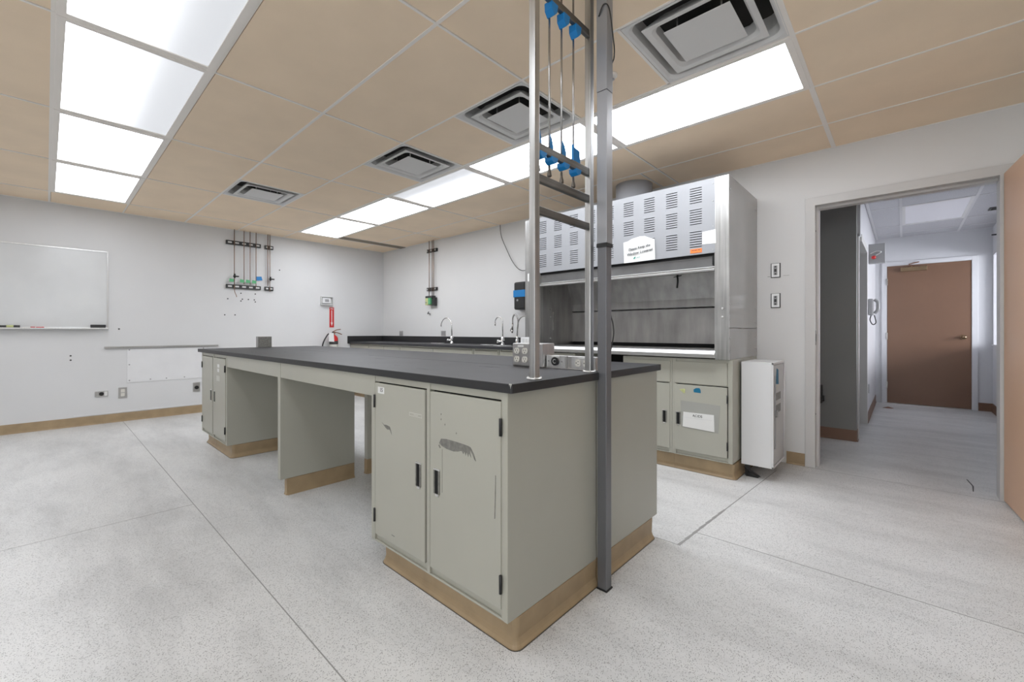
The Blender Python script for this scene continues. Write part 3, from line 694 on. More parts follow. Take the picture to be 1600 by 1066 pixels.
# ---- grey service post
px0, px1, py0, py1 = -.966, -.922, 1.595, 1.638
sp = thing('service_post', (-.946, 1.616, 0), 'tall grey aluminium post from floor to ceiling at the end of the bench', 'post')
obj('post', MB().box(px0, px1, py0, py1, 0, CEIL+.01), 'alu', sp, .003)
obj('cover', MB().box(px0-.001, px1+.003, py0-.003, py1+.003, 1.475, 2.12).box(px0-.002, px1+.004, py0-.004, py1+.004, 2.122, CEIL-.004), 'alu2', sp, .002)
obj('tape_band', MB().box(px0-.002, px1+.004, py0-.004, py1+.004, 1.458, 1.474), 'black', sp)
obj('foot', MB().box(px0-.001, px1+.004, py0-.004, py1+.003, 0, .006), 'black', sp)
cb = MB().tube(smoothpath([(-.955, 1.588, 2.44), (-.93, 1.586, 2.478), (-.912, 1.60, 2.46), (-.911, 1.63, 2.36), (-.912, 1.643, 2.28), (-.935, 1.648, 2.15), (-.94, 1.648, 1.4), (-.935, 1.648, 1.2), (-.921, 1.649, 1.13), (-.919, 1.649, 1.08), (-.935, 1.648, 1.0), (-.94, 1.647, .94)]), .0028, 8)
obj('cable', cb, 'black', sp)

# ---- ladder-like stainless frame carrying the gas rods
lf_ = thing('service_ladder', (-1.0, 1.40, .925), 'ladder-like stainless steel frame rising from the bench to the ceiling', 'steel frame')
LX = -1.003; LY0, LY1 = 1.2165, 1.5905; hw = .0145
for y in (LY0, LY1):
    lg = MB().box(LX-hw, LX+hw, y-hw, y+hw, .928, CEIL+.01)
    obj('leg', lg, 'steel_v', lf_, .003)
    fl = MB().lathe((LX, y, .925), [(.030, 0), (.030, .003), (.028, .005), (.020, .006)], 28)
    for i in range(4):
        t_ = math.pi/4+i*math.pi/2; fl.lathe((LX+.0245*math.cos(t_), y+.0245*math.sin(t_), .9295), [(.0045, 0), (.004, .003), (.002, .004)], 10)
    obj('flange', fl, 'steel_b', lf_)
for z0, z1 in ((2.366, 2.397), (1.769, 1.801), (1.656, 1.686), (1.537, 1.566)):
    obj('rung', MB().box(LX-.008, LX+.010, LY0+hw, LY1-hw, z0, z1), 'steel_rung', lf_, .002)
RX = -1.019
rods = [(1.258, 1.72), (1.328, 1.718), (1.408, 1.712), (1.492, 1.716)]
rl = ['steel gas rod almost hidden behind the left leg of the ladder frame', 'leftmost fully visible thin gas rod in the ladder frame', 'middle thin gas rod hanging in the ladder frame', 'right thin gas rod in the ladder frame, with the squarest blue flag']
for i, (y, zb) in enumerate(rods):
    t_ = obj('gas_rod', MB().cyl((RX, y, zb+.02), (RX, y, CEIL+.01), .0042, n=12), 'chrome_dk', lf_, label=rl[i])
    obj('nozzle', MB().lathe((RX, y, zb-.015), [(.006, 0), (.0095, .004), (.0085, .014), (.005, .028), (.0048, .045)], 14), 'nozzle', t_)
    # tape wrapped below the upper and lower rungs
    for (za, hgt) in ((2.366, .045), (1.769, .022)):
        if i == 0 and za > 2: continue
        tp = MB()
        ys = [y-.022, y-.016, y, y+.016, y+.024]
        P = [(LX+.0115, ys[0], za+.006), (LX+.0115, ys[0]+.002, za-hgt*.55), (LX+.0115, y-.002, za-hgt), (LX+.0115, ys[3], za-hgt*.6), (LX+.0115, ys[4], za+.006)]
        tp.prism(P, (-.036, 0, 0))
        obj('tape', tp, 'blue', t_, .003)
    if True:
        fg = MB(); z0 = 1.802
        fw, fh, cv_ = [(.016, .085, .008), (.020, .080, .012), (.028, .078, .010), (.044, .070, .0)][i]
        if i < 3:
            fg.prism([(RX+.006, y, z0-.004), (RX+.006, y+fw*.9, z0-.004), (RX+.004, y+fw, z0+fh*.35), (RX+.002, y+fw*.7, z0+fh*.7), (RX, y+.002, z0+fh)], (-.0016, .0008, 0))
            fg.prism([(RX+.006, y, z0), (RX+.008, y-fw*.25, z0+fh*.3), (RX+.006, y-fw*.2, z0+fh*.7), (RX+.004, y, z0+fh*.95)], (-.0016, .0008, 0))
        else:
            fg.prism([(RX+.006, y, z0-.004), (RX+.004, y+fw+.006, z0-.006), (RX+.002, y+fw, z0+fh-.004), (RX+.004, y, z0+fh)], (-.0016, .0008, 0))
            fg.box(RX-.005, RX+.0055, y-.006, y+.0, z0-.002, z0+fh+.01)
        obj('tape_flag', fg, 'blue', t_)

# ---- outlets on the bench
def receptacle(mb, cx, cz, y, r=.0165, m='plastic', horiz=False):
    """one duplex outlet face lying in an x-z plane, looking towards -y"""
    n = 20; pts = []
    for i in range(n):
        t_ = 2*math.pi*i/n; a, b_ = r*math.cos(t_), r*math.sin(t_)
        if horiz: a = max(-r*.82, min(r*.82, a))
        else: b_ = max(-r*.82, min(r*.82, b_))
        pts.append((cx+a, y, cz+b_))
    mb.prism(pts, (0, -.003, 0), m)
    yy = y-.0036
    if horiz:
        for dz in (-.0065, .0065): mb.box(cx-.001, cx+.007, yy, yy+.001, cz+dz-.0011, cz+dz+.0011, 'hole')
        mb.cyl((cx-.008, yy+.001, cz), (cx-.008, yy, cz), .0026, n=10, m='hole')
    else:
        for dx in (-.0065, .0065): mb.box(cx+dx-.0011, cx+dx+.0011, yy, yy+.001, cz-.001, cz+.007, 'hole')
        mb.cyl((cx, yy+.001, cz-.008), (cx, yy, cz-.008), .0026, n=10, m='hole')
ob = thing('outlet_box', (-1.375, 1.66, .925), 'tall steel outlet box with four ivory sockets on the bench', 'outlet box', 'steel outlet boxes on the island bench')
obj('box', MB().box(-1.472, -1.281, 1.614, 1.711, .9255, 1.041), 'steel_box', ob, .003)
pl = obj('cover_plate', MB().box(-1.470, -1.358, 1.610, 1.6138, .931, 1.038), 'steel_box', ob, .001)
rc = [(-1.441, 1.003), (-1.388, 1.003), (-1.441, .961), (-1.388, .961)]
for cx, cz in rc:
    q = MB(); receptacle(q, cx, cz, 1.6098, .0175); obj('socket', q, None, pl)
obj('label_strip', MB().box(-1.436, -1.396, 1.6088, 1.6099, 1.022, 1.032), 'paper', pl)
lb_ = thing('outlet_box', (-1.15, 1.675, .925), 'low steel outlet box with a round black socket at the ladder foot', 'outlet box', 'steel outlet boxes on the island bench')
obj('box', MB().box(-1.279, -1.166, 1.644, 1.71, .9255, .983).box(-1.166, -1.133, 1.66, 1.71, .9255, .983).box(-1.133, -1.005, 1.644, 1.71, .9255, .983).box(-1.281, -1.003, 1.635, 1.712, .9252, .928), 'steel_box', lb_, .0015)
p1 = obj('cover_plate', MB().box(-1.276, -1.170, 1.640, 1.6438, .930, .986), 'steel_b', lb_, .001)
rs = MB().cyl((-1.223, 1.640, .958), (-1.223, 1.634, .958), .0205, n=28, m='black')
rs.tube(arc((-1.223, 1.6335, .958), .009, math.radians(50), math.radians(310), 14), .0012, 6, 'paper')
obj('round_socket', rs, None, p1, label='round black locking socket')
for x in (-1.262, -1.184): obj('screw', MB().cyl((x, 1.640, .958), (x, 1.638, .958), .004, n=10), 'grey', p1)
obj('label_strip', MB().box(-1.245, -1.20, 1.6385, 1.640, .9765, .983), 'paper', p1)
p2 = obj('cover_plate', MB().box(-1.130, -1.008, 1.640, 1.6438, .930, .986), 'steel_b', lb_, .001)
for cx in (-1.094, -1.052):
    q = MB(); receptacle(q, cx, .956, 1.6398, .017, horiz=True); obj('socket', q, None, p2)
obj('label_strip', MB().box(-1.095, -1.055, 1.6385, 1.640, .9765, .983), 'paper', p2)
fb = thing('outlet_box', (-5.22, 1.63, .925), 'small grey outlet box alone at the far end of the island bench', 'outlet box', 'steel outlet boxes on the island bench')
obj('box', MB().box(-5.25, -5.19, 1.56, 1.70, .9255, 1.045), 'steel_box', fb, .003)
obj('cover_plate', MB().box(-5.190, -5.186, 1.562, 1.698, .927, 1.043), 'scuff', fb, .001)  # plate coloured darker to put shade on the right face

# ================================================================== COUNTER ALONG THE BACK WALL
CY0 = 3.52
wt2 = MB().box(-7.027, -2.93, CY0, 4.165, TOP0, .925)
ctr = obj('laboratory_counter', wt2, 'epoxy', None, .0018); tag(ctr, 'black epoxy sink counter running along the back wall to the fume hood', 'worktop')
tag(obj('backsplash', MB().box(-7.048, -2.93, 4.166, 4.188, TOP0, 1.022), 'edge_blk', None, .001), 'long black backsplash strip behind the sink counter and its taps', 'backsplash')
tag(obj('backsplash', MB().box(-7.048, -7.028, CY0-.02, 4.165, TOP0, 1.022), 'edge_blk', None, .001), 'short black backsplash strip on the whiteboard wall at the counter end', 'backsplash')
def wallcab(x0, x1, parts, label):
    r = thing('base_cabinet', ((x0+x1)/2, 3.85, 0), label, 'cabinet', 'base cabinets under the sink counter')
    b_ = MB().box(x0, x0+.02, 3.55, 4.15, .115, TOP0).box(x1-.02, x1, 3.55, 4.15, .115, TOP0).box(x0+.02, x1-.02, 3.555, 3.57, .872, TOP0).box(x0+.02, x1-.02, 3.56, 4.15, .115, .135).box(x0+.02, x1-.02, 4.14, 4.15, .135, TOP0)
    obj('body', b_, 'cab', r, .001)
    obj('kickboard', cove_run(MB().box(x0+.003, x1-.003, 3.6, 4.15, .001, .113), (x0, 3.6), (x1, 3.6), (0, -1), .112, .004, .012), 'cove', r)
    n = parts; wd = (x1-x0-.03)/n
    for i in range(n):
        xa = x0+.018+wd*i; obj('drawer', MB().box(xa, xa+wd-.008, 3.545, 3.562, .70, .868), 'cab', r, .002)
        d = obj('door', MB().box(xa, xa+wd-.008, 3.545, 3.562, .15, .693), 'cab', r, .002); pull(d, xa+wd-.06, .45, 3.545)
wallcab(-7.04, -6.41, 1, 'base cabinet in the far corner under the sink counter')
wallcab(-6.40, -5.51, 2, 'two-drawer base cabinet under the sink counter, left of the left tap')
wallcab(-5.50, -3.90, 2, 'wide sink cabinet under the counter below the left tap')
wallcab(-3.89, -3.46, 1, 'narrow drawer cabinet under the counter below the middle tap')
wallcab(-3.45, -2.94, 1, 'base cabinet under the counter next to the fume hood')
def cup_sink(x, y, label, rx=.13, ry=.085):
    m_ = MB(); n = 28
    prof = [(1.0, .0005), (.99, .004), (.9, .004), (.86, .0015), (.82, .0008)]
    rings = [[m_.bm.verts.new((x+rx*s*math.cos(2*math.pi*k/n), y+ry*s*math.sin(2*math.pi*k/n), .925+dz)) for k in range(n)] for s, dz in prof]
    for a, b_ in zip(rings, rings[1:]):
        for k in range(n): m_.bm.faces.new((a[k], a[(k+1) % n], b_[(k+1) % n], b_[k])).smooth = True
    m_.bm.faces.new(rings[0][::-1]); m_.bm.faces.new(rings[-1])
    o = obj('cup_sink', m_, 'steel_b', None); tag(o, label, 'sink', 'oval cup sinks in the counter')
    obj('drain', MB().lathe((x, y, .926), [(rx*.25, 0), (rx*.25, .0012)], 20), 'hole', o)
cup_sink(-5.10, 3.93, 'oval steel cup sink under the spout of the left tap')
cup_sink(-4.02, 3.93, 'oval steel cup sink under the spout of the middle tap')
cup_sink(-3.60, 3.75, 'steel sink rim beside the hose tap')
def tap(x, tipx, label, ztop=1.30):
    y = 4.0; t_ = thing('gooseneck_tap', (x, y, .925), label, 'tap', 'gooseneck taps on the sink counter')
    R = abs(tipx-x)/2; c_ = (x+tipx)/2
    obj('base', MB().lathe((x, y, .925), [(.030, 0), (.030, .006), (.022, .012), (.020, .07), (.026, .075), (.024, .088), (.010, .10), (.009, .115)], 20), 'chrome', t_)
    path = [(x, y, 1.03), (x, y, ztop-R)]+arc((c_, y, ztop-R), R, 0, math.pi, 14)+[(tipx, y, 1.20)]
    obj('spout', MB().tube(path, .0075, 12), 'chrome', t_)
    obj('nozzle', MB().cyl((tipx, y, 1.215), (tipx, y, 1.175), .010, .007, 14), 'chrome_dk', t_)
    obj('handle', MB().cyl((x, y, .975), (x+.03, y-.045, .985), .012, .014, 14).tube([(x+.03, y-.045, .985), (x+.085, y-.055, .99)], .005, 8), 'chrome', t_)
    obj('handle', MB().cyl((x-.012, y, .965), (x-.055, y-.02, .97), .017, .02, 14).lathe((x-.06, y-.02, .95), [(.014, 0), (.02, .008), (.02, .03), (.01, .045)], 14), 'chrome', t_)
tap(-4.857, -5.107, 'left gooseneck tap on the sink counter, arching left'); tap(-3.829, -3.966, 'middle gooseneck tap on the sink counter', 1.29)
ht = thing('hose_tap', (-3.578, 4.0, .925), 'tall hose tap with coiled spring neck and spray head, beside the fume hood', 'tap')
obj('base', MB().lathe((-3.578, 4.0, .925), [(.03, 0), (.03, .01), (.02, .02), (.022, .07), (.012, .09), (.011, .12)], 20), 'chrome', ht)
nk = smoothpath([(-3.578, 4.0, 1.04), (-3.572, 4.0, 1.13), (-3.563, 4.0, 1.20), (-3.575, 4.0, 1.275), (-3.615, 4.0, 1.315), (-3.65, 4.0, 1.275), (-3.654, 4.0, 1.20)], 8)
sm_ = MB().tube(nk, [.0105 if i % 2 else .0085 for i in range(len(nk))], 12); obj('spring_neck', sm_, 'chrome_dk', ht)
obj('riser', MB().tube(smoothpath([(-3.565, 4.0, 1.20), (-3.54, 4.0, 1.25), (-3.49, 4.0, 1.285), (-3.43, 4.0, 1.295)]), .007, 10), 'chrome_dk', ht)
obj('spray_head', MB().cyl((-3.654, 4.0, 1.20), (-3.66, 4.0, 1.12), .010, .013, 14).cyl((-3.66, 4.0, 1.12), (-3.662, 4.0, 1.08), .016, .009, 14).tube([(-3.66, 4.0, 1.15), (-3.69, 4.0, 1.13), (-3.695, 4.0, 1.10)], .004, 8), 'chrome_dk', ht)

# ================================================================== FUME HOOD
HX0, HX1, HY, HZ0, HZ1 = -2.905, -.939, 3.373, .89, 2.252
hb = 4.186
fh = thing('fume_hood', (-1.92, 3.8, .89), 'large stainless fume hood with louvred light grey top panel', 'fume hood')
obj('side_panel', MB().box(HX1-.02, HX1, HY+.012, hb, 1.127, HZ1), 'hood_side', fh, .001, label='upper grey side panel')
obj('side_panel', MB().box(HX1-.02, HX1, HY+.012, hb, HZ0, 1.1235), 'hood_side', fh, .001, label='lower grey side panel')
obj('side_panel', MB().box(HX0, HX0+.02, HY+.012, hb, HZ0, HZ1), 'hood_side', fh, .001, label='left grey side panel')
rv = MB()
for z in (.95, 1.05, 1.18, 1.30, 2.15):
    for y in (hb-.045, HY+.03): rv.cyl((HX1, y, z), (HX1+.003, y, z), .006, n=10)
obj('rivet', rv, 'grey', fh)
obj('front_post', MB().box(HX1-.098, HX1, HY, HY+.012, HZ0, HZ1).box(HX1-.104, HX1-.092, HY+.0121, HY+.06, .96, 1.69), 'steel_v', fh, .0015, label='bright right stainless post')
obj('front_post', MB().box(HX0, HX0+.19, HY, HY+.012, HZ0, HZ1).box(HX0+.18, HX0+.192, HY+.0121, HY+.06, .96, 1.69), 'steel_v', fh, .0015, label='left stainless post')
rv = MB()
for z in (1.28, 1.21): rv.lathe((HX1-.045, HY, z), [(.001, 0), (.001, .001)], 8)
for z in (1.268, 1.205):
    rv.cyl((HX1-.045, HY, z), (HX1-.045, HY-.004, z), .010, .007, 16)
obj('screw', rv, 'steel_b', fh)
# louvred panel: face plate with dark slots and little hoods over them
PX0, PX1 = -2.715, -1.037
obj('front_panel', MB().box(PX0, PX1, HY+.002, HY+.014, 1.690, HZ1), 'hood', fh, .001)
sl = MB(); lv = MB()
for k in range(9):
    cx = -1.176-.187*k
    for (zt, zb) in ((2.200, 2.090), (2.036, 1.926), (1.866, 1.752)):
        for i in range(7):
            z = zt-(zt-zb)*i/6
            if cx-.045 < -1.50 and cx+.045 > -1.79 and z < 1.86: pass
            sl.box(cx-.044, cx+.044, HY+.0008, HY+.0022, z-.0022, z+.0018)
            lv.prism([(cx-.045, HY+.002, z+.0075), (cx-.045, HY-.003, z+.0022), (cx-.045, HY+.002, z+.0018)], (.09, 0, 0))
fp = child(fh, 'front_panel')[0]
o = obj('louvre_slots', sl, 'hole', fp); o['kind'] = 'stuff'
o = obj('louvres', lv, 'hood', fp); o['kind'] = 'stuff'
rv = MB()
for z in (2.21, 2.08, 1.89, 1.715): rv.cyl((-1.052, HY+.002, z), (-1.052, HY-.001, z), .005, n=10)
obj('screw', rv, 'grey', fh)
obj('top_panel', MB().box(HX0+.02, HX1-.02, HY+.014, hb, HZ1-.012, HZ1-.002), 'hood', fh)
# sash with its bright pull bar
obj('sash', MB().box(PX0+.002, PX1-.01, HY+.03, HY+.038, 1.585, 1.72), 'sash', fh)
obj('sash_track', MB().box(PX0, PX1, HY+.0141, HY+.028, 1.672, 1.70).box(PX1-.022, PX1-.006, HY+.014, HY+.045, 1.60, 1.69), 'hole', fh)
obj('sash_handle', MB().box(PX0, PX1-.004, HY+.008, HY+.04, 1.580, 1.588, 'steel_sill').box(PX0, PX1-.004, HY+.003, HY+.012, 1.556, 1.572, 'steel_h').box(PX0, PX1-.004, HY+.014, HY+.035, 1.552, 1.580, 'chrome_dk'), None, fh, .0015)
# interior liner
LYB = 3.99
obj('back_liner', MB().box(PX0-.03, PX1+.03, LYB, LYB+.006, 1.13+.25, 1.95).box(PX0-.03, PX1+.03, LYB-.03, LYB-.024, .99, 1.308).box(PX0-.03, PX1+.03, LYB-.03, LYB-.024, 1.322, 1.395).prism([(PX0-.03, LYB-.03, 1.395), (PX0-.03, LYB-.17, 1.70), (PX0-.03, LYB-.164, 1.70), (PX0-.03, LYB-.024, 1.395)], (PX1-PX0+.06, 0, 0)).box(PX0-.03, PX1+.03, LYB-.17, LYB-.164, 1.70, 1.95), 'steel_in', fh)  # upper panel slopes forward, a shape added to darken the hood interior
obj('side_liner', MB().box(PX0-.006, PX0, HY+.02, LYB, .955, 1.95), 'steel_in', fh, label='dark left inner wall')
obj('side_liner', MB().box(PX1, PX1+.006, HY+.06, LYB, .955, 1.95), 'steel_in', fh, label='right inner wall')
obj('roof_liner', MB().box(PX0-.03, PX1+.03, HY+.05, LYB, 1.95, 1.956), 'steel_in', fh)
obj('rear_slot', MB().box(PX0, PX1, LYB-.02, LYB-.012, .957, .99), 'hole', fh)
sl_ = MB().prism([(PX0-.02, HY-.028, .930), (PX0-.02, HY-.028, .902), (PX0-.02, HY+.01, .898), (PX0-.02, HY+.06, .898), (PX0-.02, HY+.06, .9565), (PX0-.02, HY-.005, .9565)], (PX1-PX0+.026, 0, 0))
sl_.box(PX0-.02, PX1+.006, HY+.06, LYB+.005, .93, .9565)
obj('sill', sl_, 'steel_sill', fh, .002)
bt = MB()
for (x, z) in ((PX0+.001, 1.52), (PX0+.001, 1.33), (PX0+.001, 1.25), (PX0+.001, 1.03)): bt.cyl((x, 3.55, z), (x+.004, 3.55, z), .008, n=12)
bt.box(PX0, PX0+.003, 3.60, 3.606, 1.12, 1.30)
obj('bolt', bt, 'chrome_dk', fh)
obj('hook', MB().tube(smoothpath([(-1.50, LYB-.135, 1.60), (-1.495, LYB-.16, 1.60), (-1.49, LYB-.165, 1.55), (-1.498, LYB-.16, 1.49)]), .008, 10).tube([(-1.53, LYB-.155, 1.59), (-1.46, LYB-.155, 1.60)], .004, 8), 'black', fh)
# round exhaust duct
obj('exhaust_duct', MB().cyl((-1.975, 3.95, HZ1-.004), (-1.975, 3.95, CEIL+.01), .175, n=40).cyl((-1.975, 3.95, HZ1-.002), (-1.975, 3.95, HZ1+.02), .19, n=40), 'duct', fh)
# things stuck on the hood
pn = MB(); y0 = HY-.001
base = [(-1.775, 1.688), (-1.497, 1.690), (-1.499, 1.83), (-1.503, 1.858), (-1.53, 1.868), (-1.585, 1.895), (-1.63, 1.898), (-1.70, 1.888), (-1.74, 1.872), (-1.781, 1.866)]
pn.prism([(a, y0-.003-.006*math.sin((a+1.78)*9), b_) for a, b_ in base], (0, .0012, 0), 'paper')
ps = obj('paper_sign', pn, None); tag(ps, 'curled white paper sign asking to keep the window lowered, on the fume hood', 'sign')
yt = y0-.0115
L_ = text_mb('Please Keep the', .030, (-1.632, yt, 1.806), (1, 0, .10), (0, 0, 1), 'ink', bold=True)
merge(L_, text_mb('Window Lowered', .031, (-1.630, yt, 1.766), (1, 0, .10), (0, 0, 1), 'ink', bold=True))
obj('lettering', L_, None, ps)
mk = MB().prism([(-1.69, yt, 1.716), (-1.672, yt, 1.732), (-1.664, yt, 1.730), (-1.672, yt, 1.714)], (0, .0006, 0), 'ink_g').box(-1.655, -1.625, yt, yt+.0006, 1.722, 1.726, 'ink_g').box(-1.612, -1.59, yt, yt+.0006, 1.726, 1.729, 'paper_d')
obj('green_mark', mk, None, ps)
tag(obj('white_label', MB().prism([(-1.128, HY-.0004, 1.763), (-1.029, HY-.0004, 1.759), (-1.031, HY-.0004, 1.864), (-1.127, HY-.0004, 1.856)], (0, .001, 0)), 'paper', None), 'blank white paper label beside the right-hand louvres of the fume hood', 'label')
os_ = MB().box(-1.216, -1.130, HY-.0008, HY+.0012, 1.704, 1.735, 'orange')
for i, (a, b_) in enumerate(((-1.205, -1.19), (-1.186, -1.165), (-1.16, -1.14))): os_.box(a, b_, HY-.0012, HY-.0007, 1.722, 1.727, 'ink')
tag(obj('orange_sticker', os_, None), 'small orange sticker under the right-hand louvres of the fume hood', 'sticker')
ob2 = thing('outlet_box', (-2.86, HY-.03, .94), 'white plastic outlet box on the left post of the fume hood', 'outlet box')
obj('box', MB().box(-2.93, -2.80, HY-.045, HY-.001, .965, 1.04), 'white', ob2, .004)
obj('socket', MB().box(-2.905, -2.875, HY-.048, HY-.045, .98, 1.025).box(-2.86, -2.83, HY-.048, HY-.045, .98, 1.025), 'paper_d', ob2, .001)
tag(obj('small_label', MB().box(-2.87, -2.78, HY-.001, HY+.001, 1.62, 1.70, 'paper').prism([(-2.845, HY-.0014, 1.65), (-2.805, HY-.0014, 1.65), (-2.825, HY-.0014, 1.68)], (0, .0006, 0), 'ink'), None), 'small white label with a black triangle on the left post of the fume hood', 'label')

# base cabinets below the hood
def hoodcab(x0, x1, drawer, door, label, endk, papers=False):
    r = base_cabinet(x0, x1, 3.40, 4.10, -1, label, 'base cabinets under the fume hood', [(door[0], door[1], door[2])], ztop=.889, kick=.112, drawers=[(drawer[0], drawer[1], .693, .864)], doortop=.682, bottom=.125, kick_sides=(False, endk))
    return r
c1 = hoodcab(-1.80, -1.368, (-1.776, -1.384), (-1.776, -1.384, -1), 'one-door base cabinet under the fume hood, partly behind the bench end', False)
c2 = hoodcab(-1.367, -.922, (-1.349, -.958), (-1.353, -.955, 1), 'base cabinet under the right end of the fume hood, door holding the ACIDS sheet', True)
hoodcab(-2.90, -2.30, (-2.875, -2.325), (-2.875, -2.325, -1), 'base cabinet under the left end of the fume hood, hidden behind the bench', False)
struct_back = obj('knee_shade_panel', MB().box(-2.299, -1.801, 4.05, 4.06, .1, .888), 'hole'); tag(struct_back, 'back panel coloured black as shade of the open space under the fume hood', 'panel')  # near-black sheet painted as the shade of the knee space
for c_, pts in ((c2, None),):
    for d in child(c_, 'door'):
        for h_ in child(d, 'handle'): pass
# papers on the acids door
yd = 3.40-.004
sv = MB().prism([(-1.300, yd-.001, .555), (-1.005, yd-.001, .545), (-1.02, yd-.001, .335), (-1.295, yd-.001, .345)], (0, .0008, 0), 'vinyl')
so = obj('plastic_sleeve', sv, None); tag(so, 'clear plastic sleeve taped on the cabinet door under the fume hood', 'sleeve')
ac = MB().prism([(-1.278, yd-.0025, .468), (-1.05, yd-.0025, .470), (-1.046, yd-.0025, .342), (-1.283, yd-.0025, .352)], (0, .0008, 0), 'paper').box(-1.286, -1.062, yd-.003, yd-.0024, .425, .4265, 'paper_d')
ao = obj('paper_sheet', ac, None); tag(ao, 'folded white sheet reading ACIDS in the clear sleeve', 'paper')
obj('lettering', text_mb('ACIDS', .026, (-1.17, yd-.0035, .446), (1, 0, .0), (0, 0, 1), 'ink'), None, ao)
tag(obj('blue_paper_tag', MB().prism([(-1.198, yd-.001, .628), (-1.145, yd-.001, .626), (-1.147, yd-.001, .65), (-1.155, yd-.001, .664), (-1.18, yd-.001, .663), (-1.200, yd-.001, .65)], (0, .0008, 0)), 'blue_d'), 'small dark blue paper scrap on the door above the ACIDS sheet', 'note')
yb_ = MB().prism([(-1.31, yd-.001, .642), (-1.27, yd-.001, .650), (-1.262, yd-.006, .645), (-1.265, yd-.004, .615), (-1.275, yd-.001, .612)], (0, .0008, 0)).prism([(-1.30, yd-.004, .640), (-1.275, yd-.010, .645), (-1.270, yd-.006, .622)], (0, .0012, 0))
tag(obj('yellow_paper_tag', yb_, 'yellow'), 'crumpled pale yellow paper scrap on the door above the ACIDS sheet', 'note')

# ---- white wall cabinet beside the hood
WX0, WX1, WY0_, WY1_ = -.906, -.694, 3.565, 3.955
wc = thing('safety_cabinet', (-.806, 3.76, .10), 'narrow white metal cabinet between fume hood and door frame, door facing right', 'cabinet')
obj('body', MB().box(WX0, WX1-.012, WY0_, WY1_, .098, .872).box(WX1-.012, WX1, WY0_, WY0_+.012, .098, .872).box(WX1-.012, WX1, WY0_, WY1_, .855, .872).box(WX1-.012, WX1, WY0_, WY1_, .098, .112).box(WX1-.012, WX1, WY1_-.012, WY1_, .112, .855), 'white', wc, .0015)
wd = obj('door', MB().box(WX1-.012, WX1-.004, WY0_+.016, WY1_-.016, .118, .850), 'white_dull', wc, .001)
obj('piano_hinge', MB().cyl((WX1-.001, WY1_-.010, .115), (WX1-.001, WY1_-.010, .852), .004, n=10), 'white', wd)
obj('latch_bar', MB().box(WX1-.004, WX1+.003, 3.618, 3.634, .235, .77), 'grey', wd, .001)
obj('latch_handle', MB().box(WX1+.003, WX1+.014, 3.610, 3.650, .47, .52).cyl((WX1+.003, 3.62, .50), (WX1+.016, 3.62, .50), .008, n=14), 'chrome_dk', wd, .001)
obj('number_label', MB().box(WX1-.004, WX1-.003, 3.66, 3.78, .66, .70), 'smudge', wd)
obj('instruction_label', MB().box(WX1-.004, WX1-.003, 3.66, 3.83, .585, .64).box(WX1-.004, WX1-.003, 3.66, 3.83, .49, .55), 'scuff', wd)
tag(obj('blue_tag', MB().prism([(WX1-.003, 3.655, .71), (WX1-.003, 3.755, .70), (WX1-.003, 3.745, .81), (WX1-.003, 3.69, .825)], (.001, 0, 0)), 'blue_d'), 'dark blue paper tag on the door of the white cabinet', 'note')
obj('foot', MB().box(WX0+.01, WX0+.04, WY0_+.06, WY0_+.09, 0, .098).box(WX0+.01, WX0+.04, WY1_-.06, WY1_-.03, 0, .098), 'strut', wc)
wg = MB().prism([(-.885, 3.60, 0), (-.80, 3.60, 0), (-.80, 3.60, .008), (-.845, 3.60, .034), (-.872, 3.60, .034)], (0, .05, 0))
tag(obj('rubber_wedge', wg, 'black', None, .002), 'black rubber wedge on the floor under the white cabinet', 'door wedge')
ls = MB()
tag(obj('loose_cord', MB().tube(smoothpath([(-.90, 3.62, .06), (-.86, 3.58, .052), (-.82, 3.585, .04), (-.79, 3.62, .008)]), .003, 8), 'strut'), 'short thin cord hanging under the white cabinet', 'cord')

# ================================================================== ON THE WALLS
# light switches right of the hood
for z, lb in ((1.618, 'upper steel switch plate on the wall between hood and doorway'), (1.362, 'lower steel switch plate on the wall between hood and doorway')):
    s = thing('switch_plate', (-.798, WY, z), lb, 'switch', 'switch plates beside the doorway')
    obj('back_box', MB().box(-.833, -.763, WY-.010, WY, z-.061, z+.061), 'strut', s, .001)
    obj('plate', MB().box(-.827, -.769, WY-.014, WY-.010, z-.056, z+.058), 'steel_b', s, .001)
    obj('switch', MB().box(-.812, -.784, WY-.017, WY-.014, z-.04, z+.04, 'grey').box(-.806, -.790, WY-.021, WY-.017, z-.012, z+.012, 'ink').cyl((-.798, WY-.017, z+.03), (-.798, WY-.019, z+.03), .006, n=10, m='ink').cyl((-.798, WY-.017, z-.03), (-.798, WY-.019, z-.03), .006, n=10, m='ink'), None, s)
tag(obj('pencil_marks', MB().box(-.745, -.70, WY-.0008, WY, 1.569, 1.571).box(-.86, -.84, WY-.0008, WY, 1.568, 1.571), 'scuff'), 'faint pencil lines beside the upper switch plate', 'mark')
# outlets on the back wall
for x, lb in ((-6.46, 'steel outlet plate on the back wall near the far corner'), (-5.29, 'steel outlet plate on the back wall left of the left tap')):
    s = thing('wall_outlet', (x, WY, 1.07), lb, 'outlet', 'outlet plates above the sink counter')
    obj('plate', MB().box(x-.055, x+.055, WY-.006, WY, 1.03, 1.11), 'steel_box', s, .001)
    obj('socket', MB().box(x-.038, x-.010, WY-.009, WY-.006, 1.045, 1.095).box(x+.010, x+.038, WY-.009, WY-.006, 1.045, 1.095), 'grey', s)
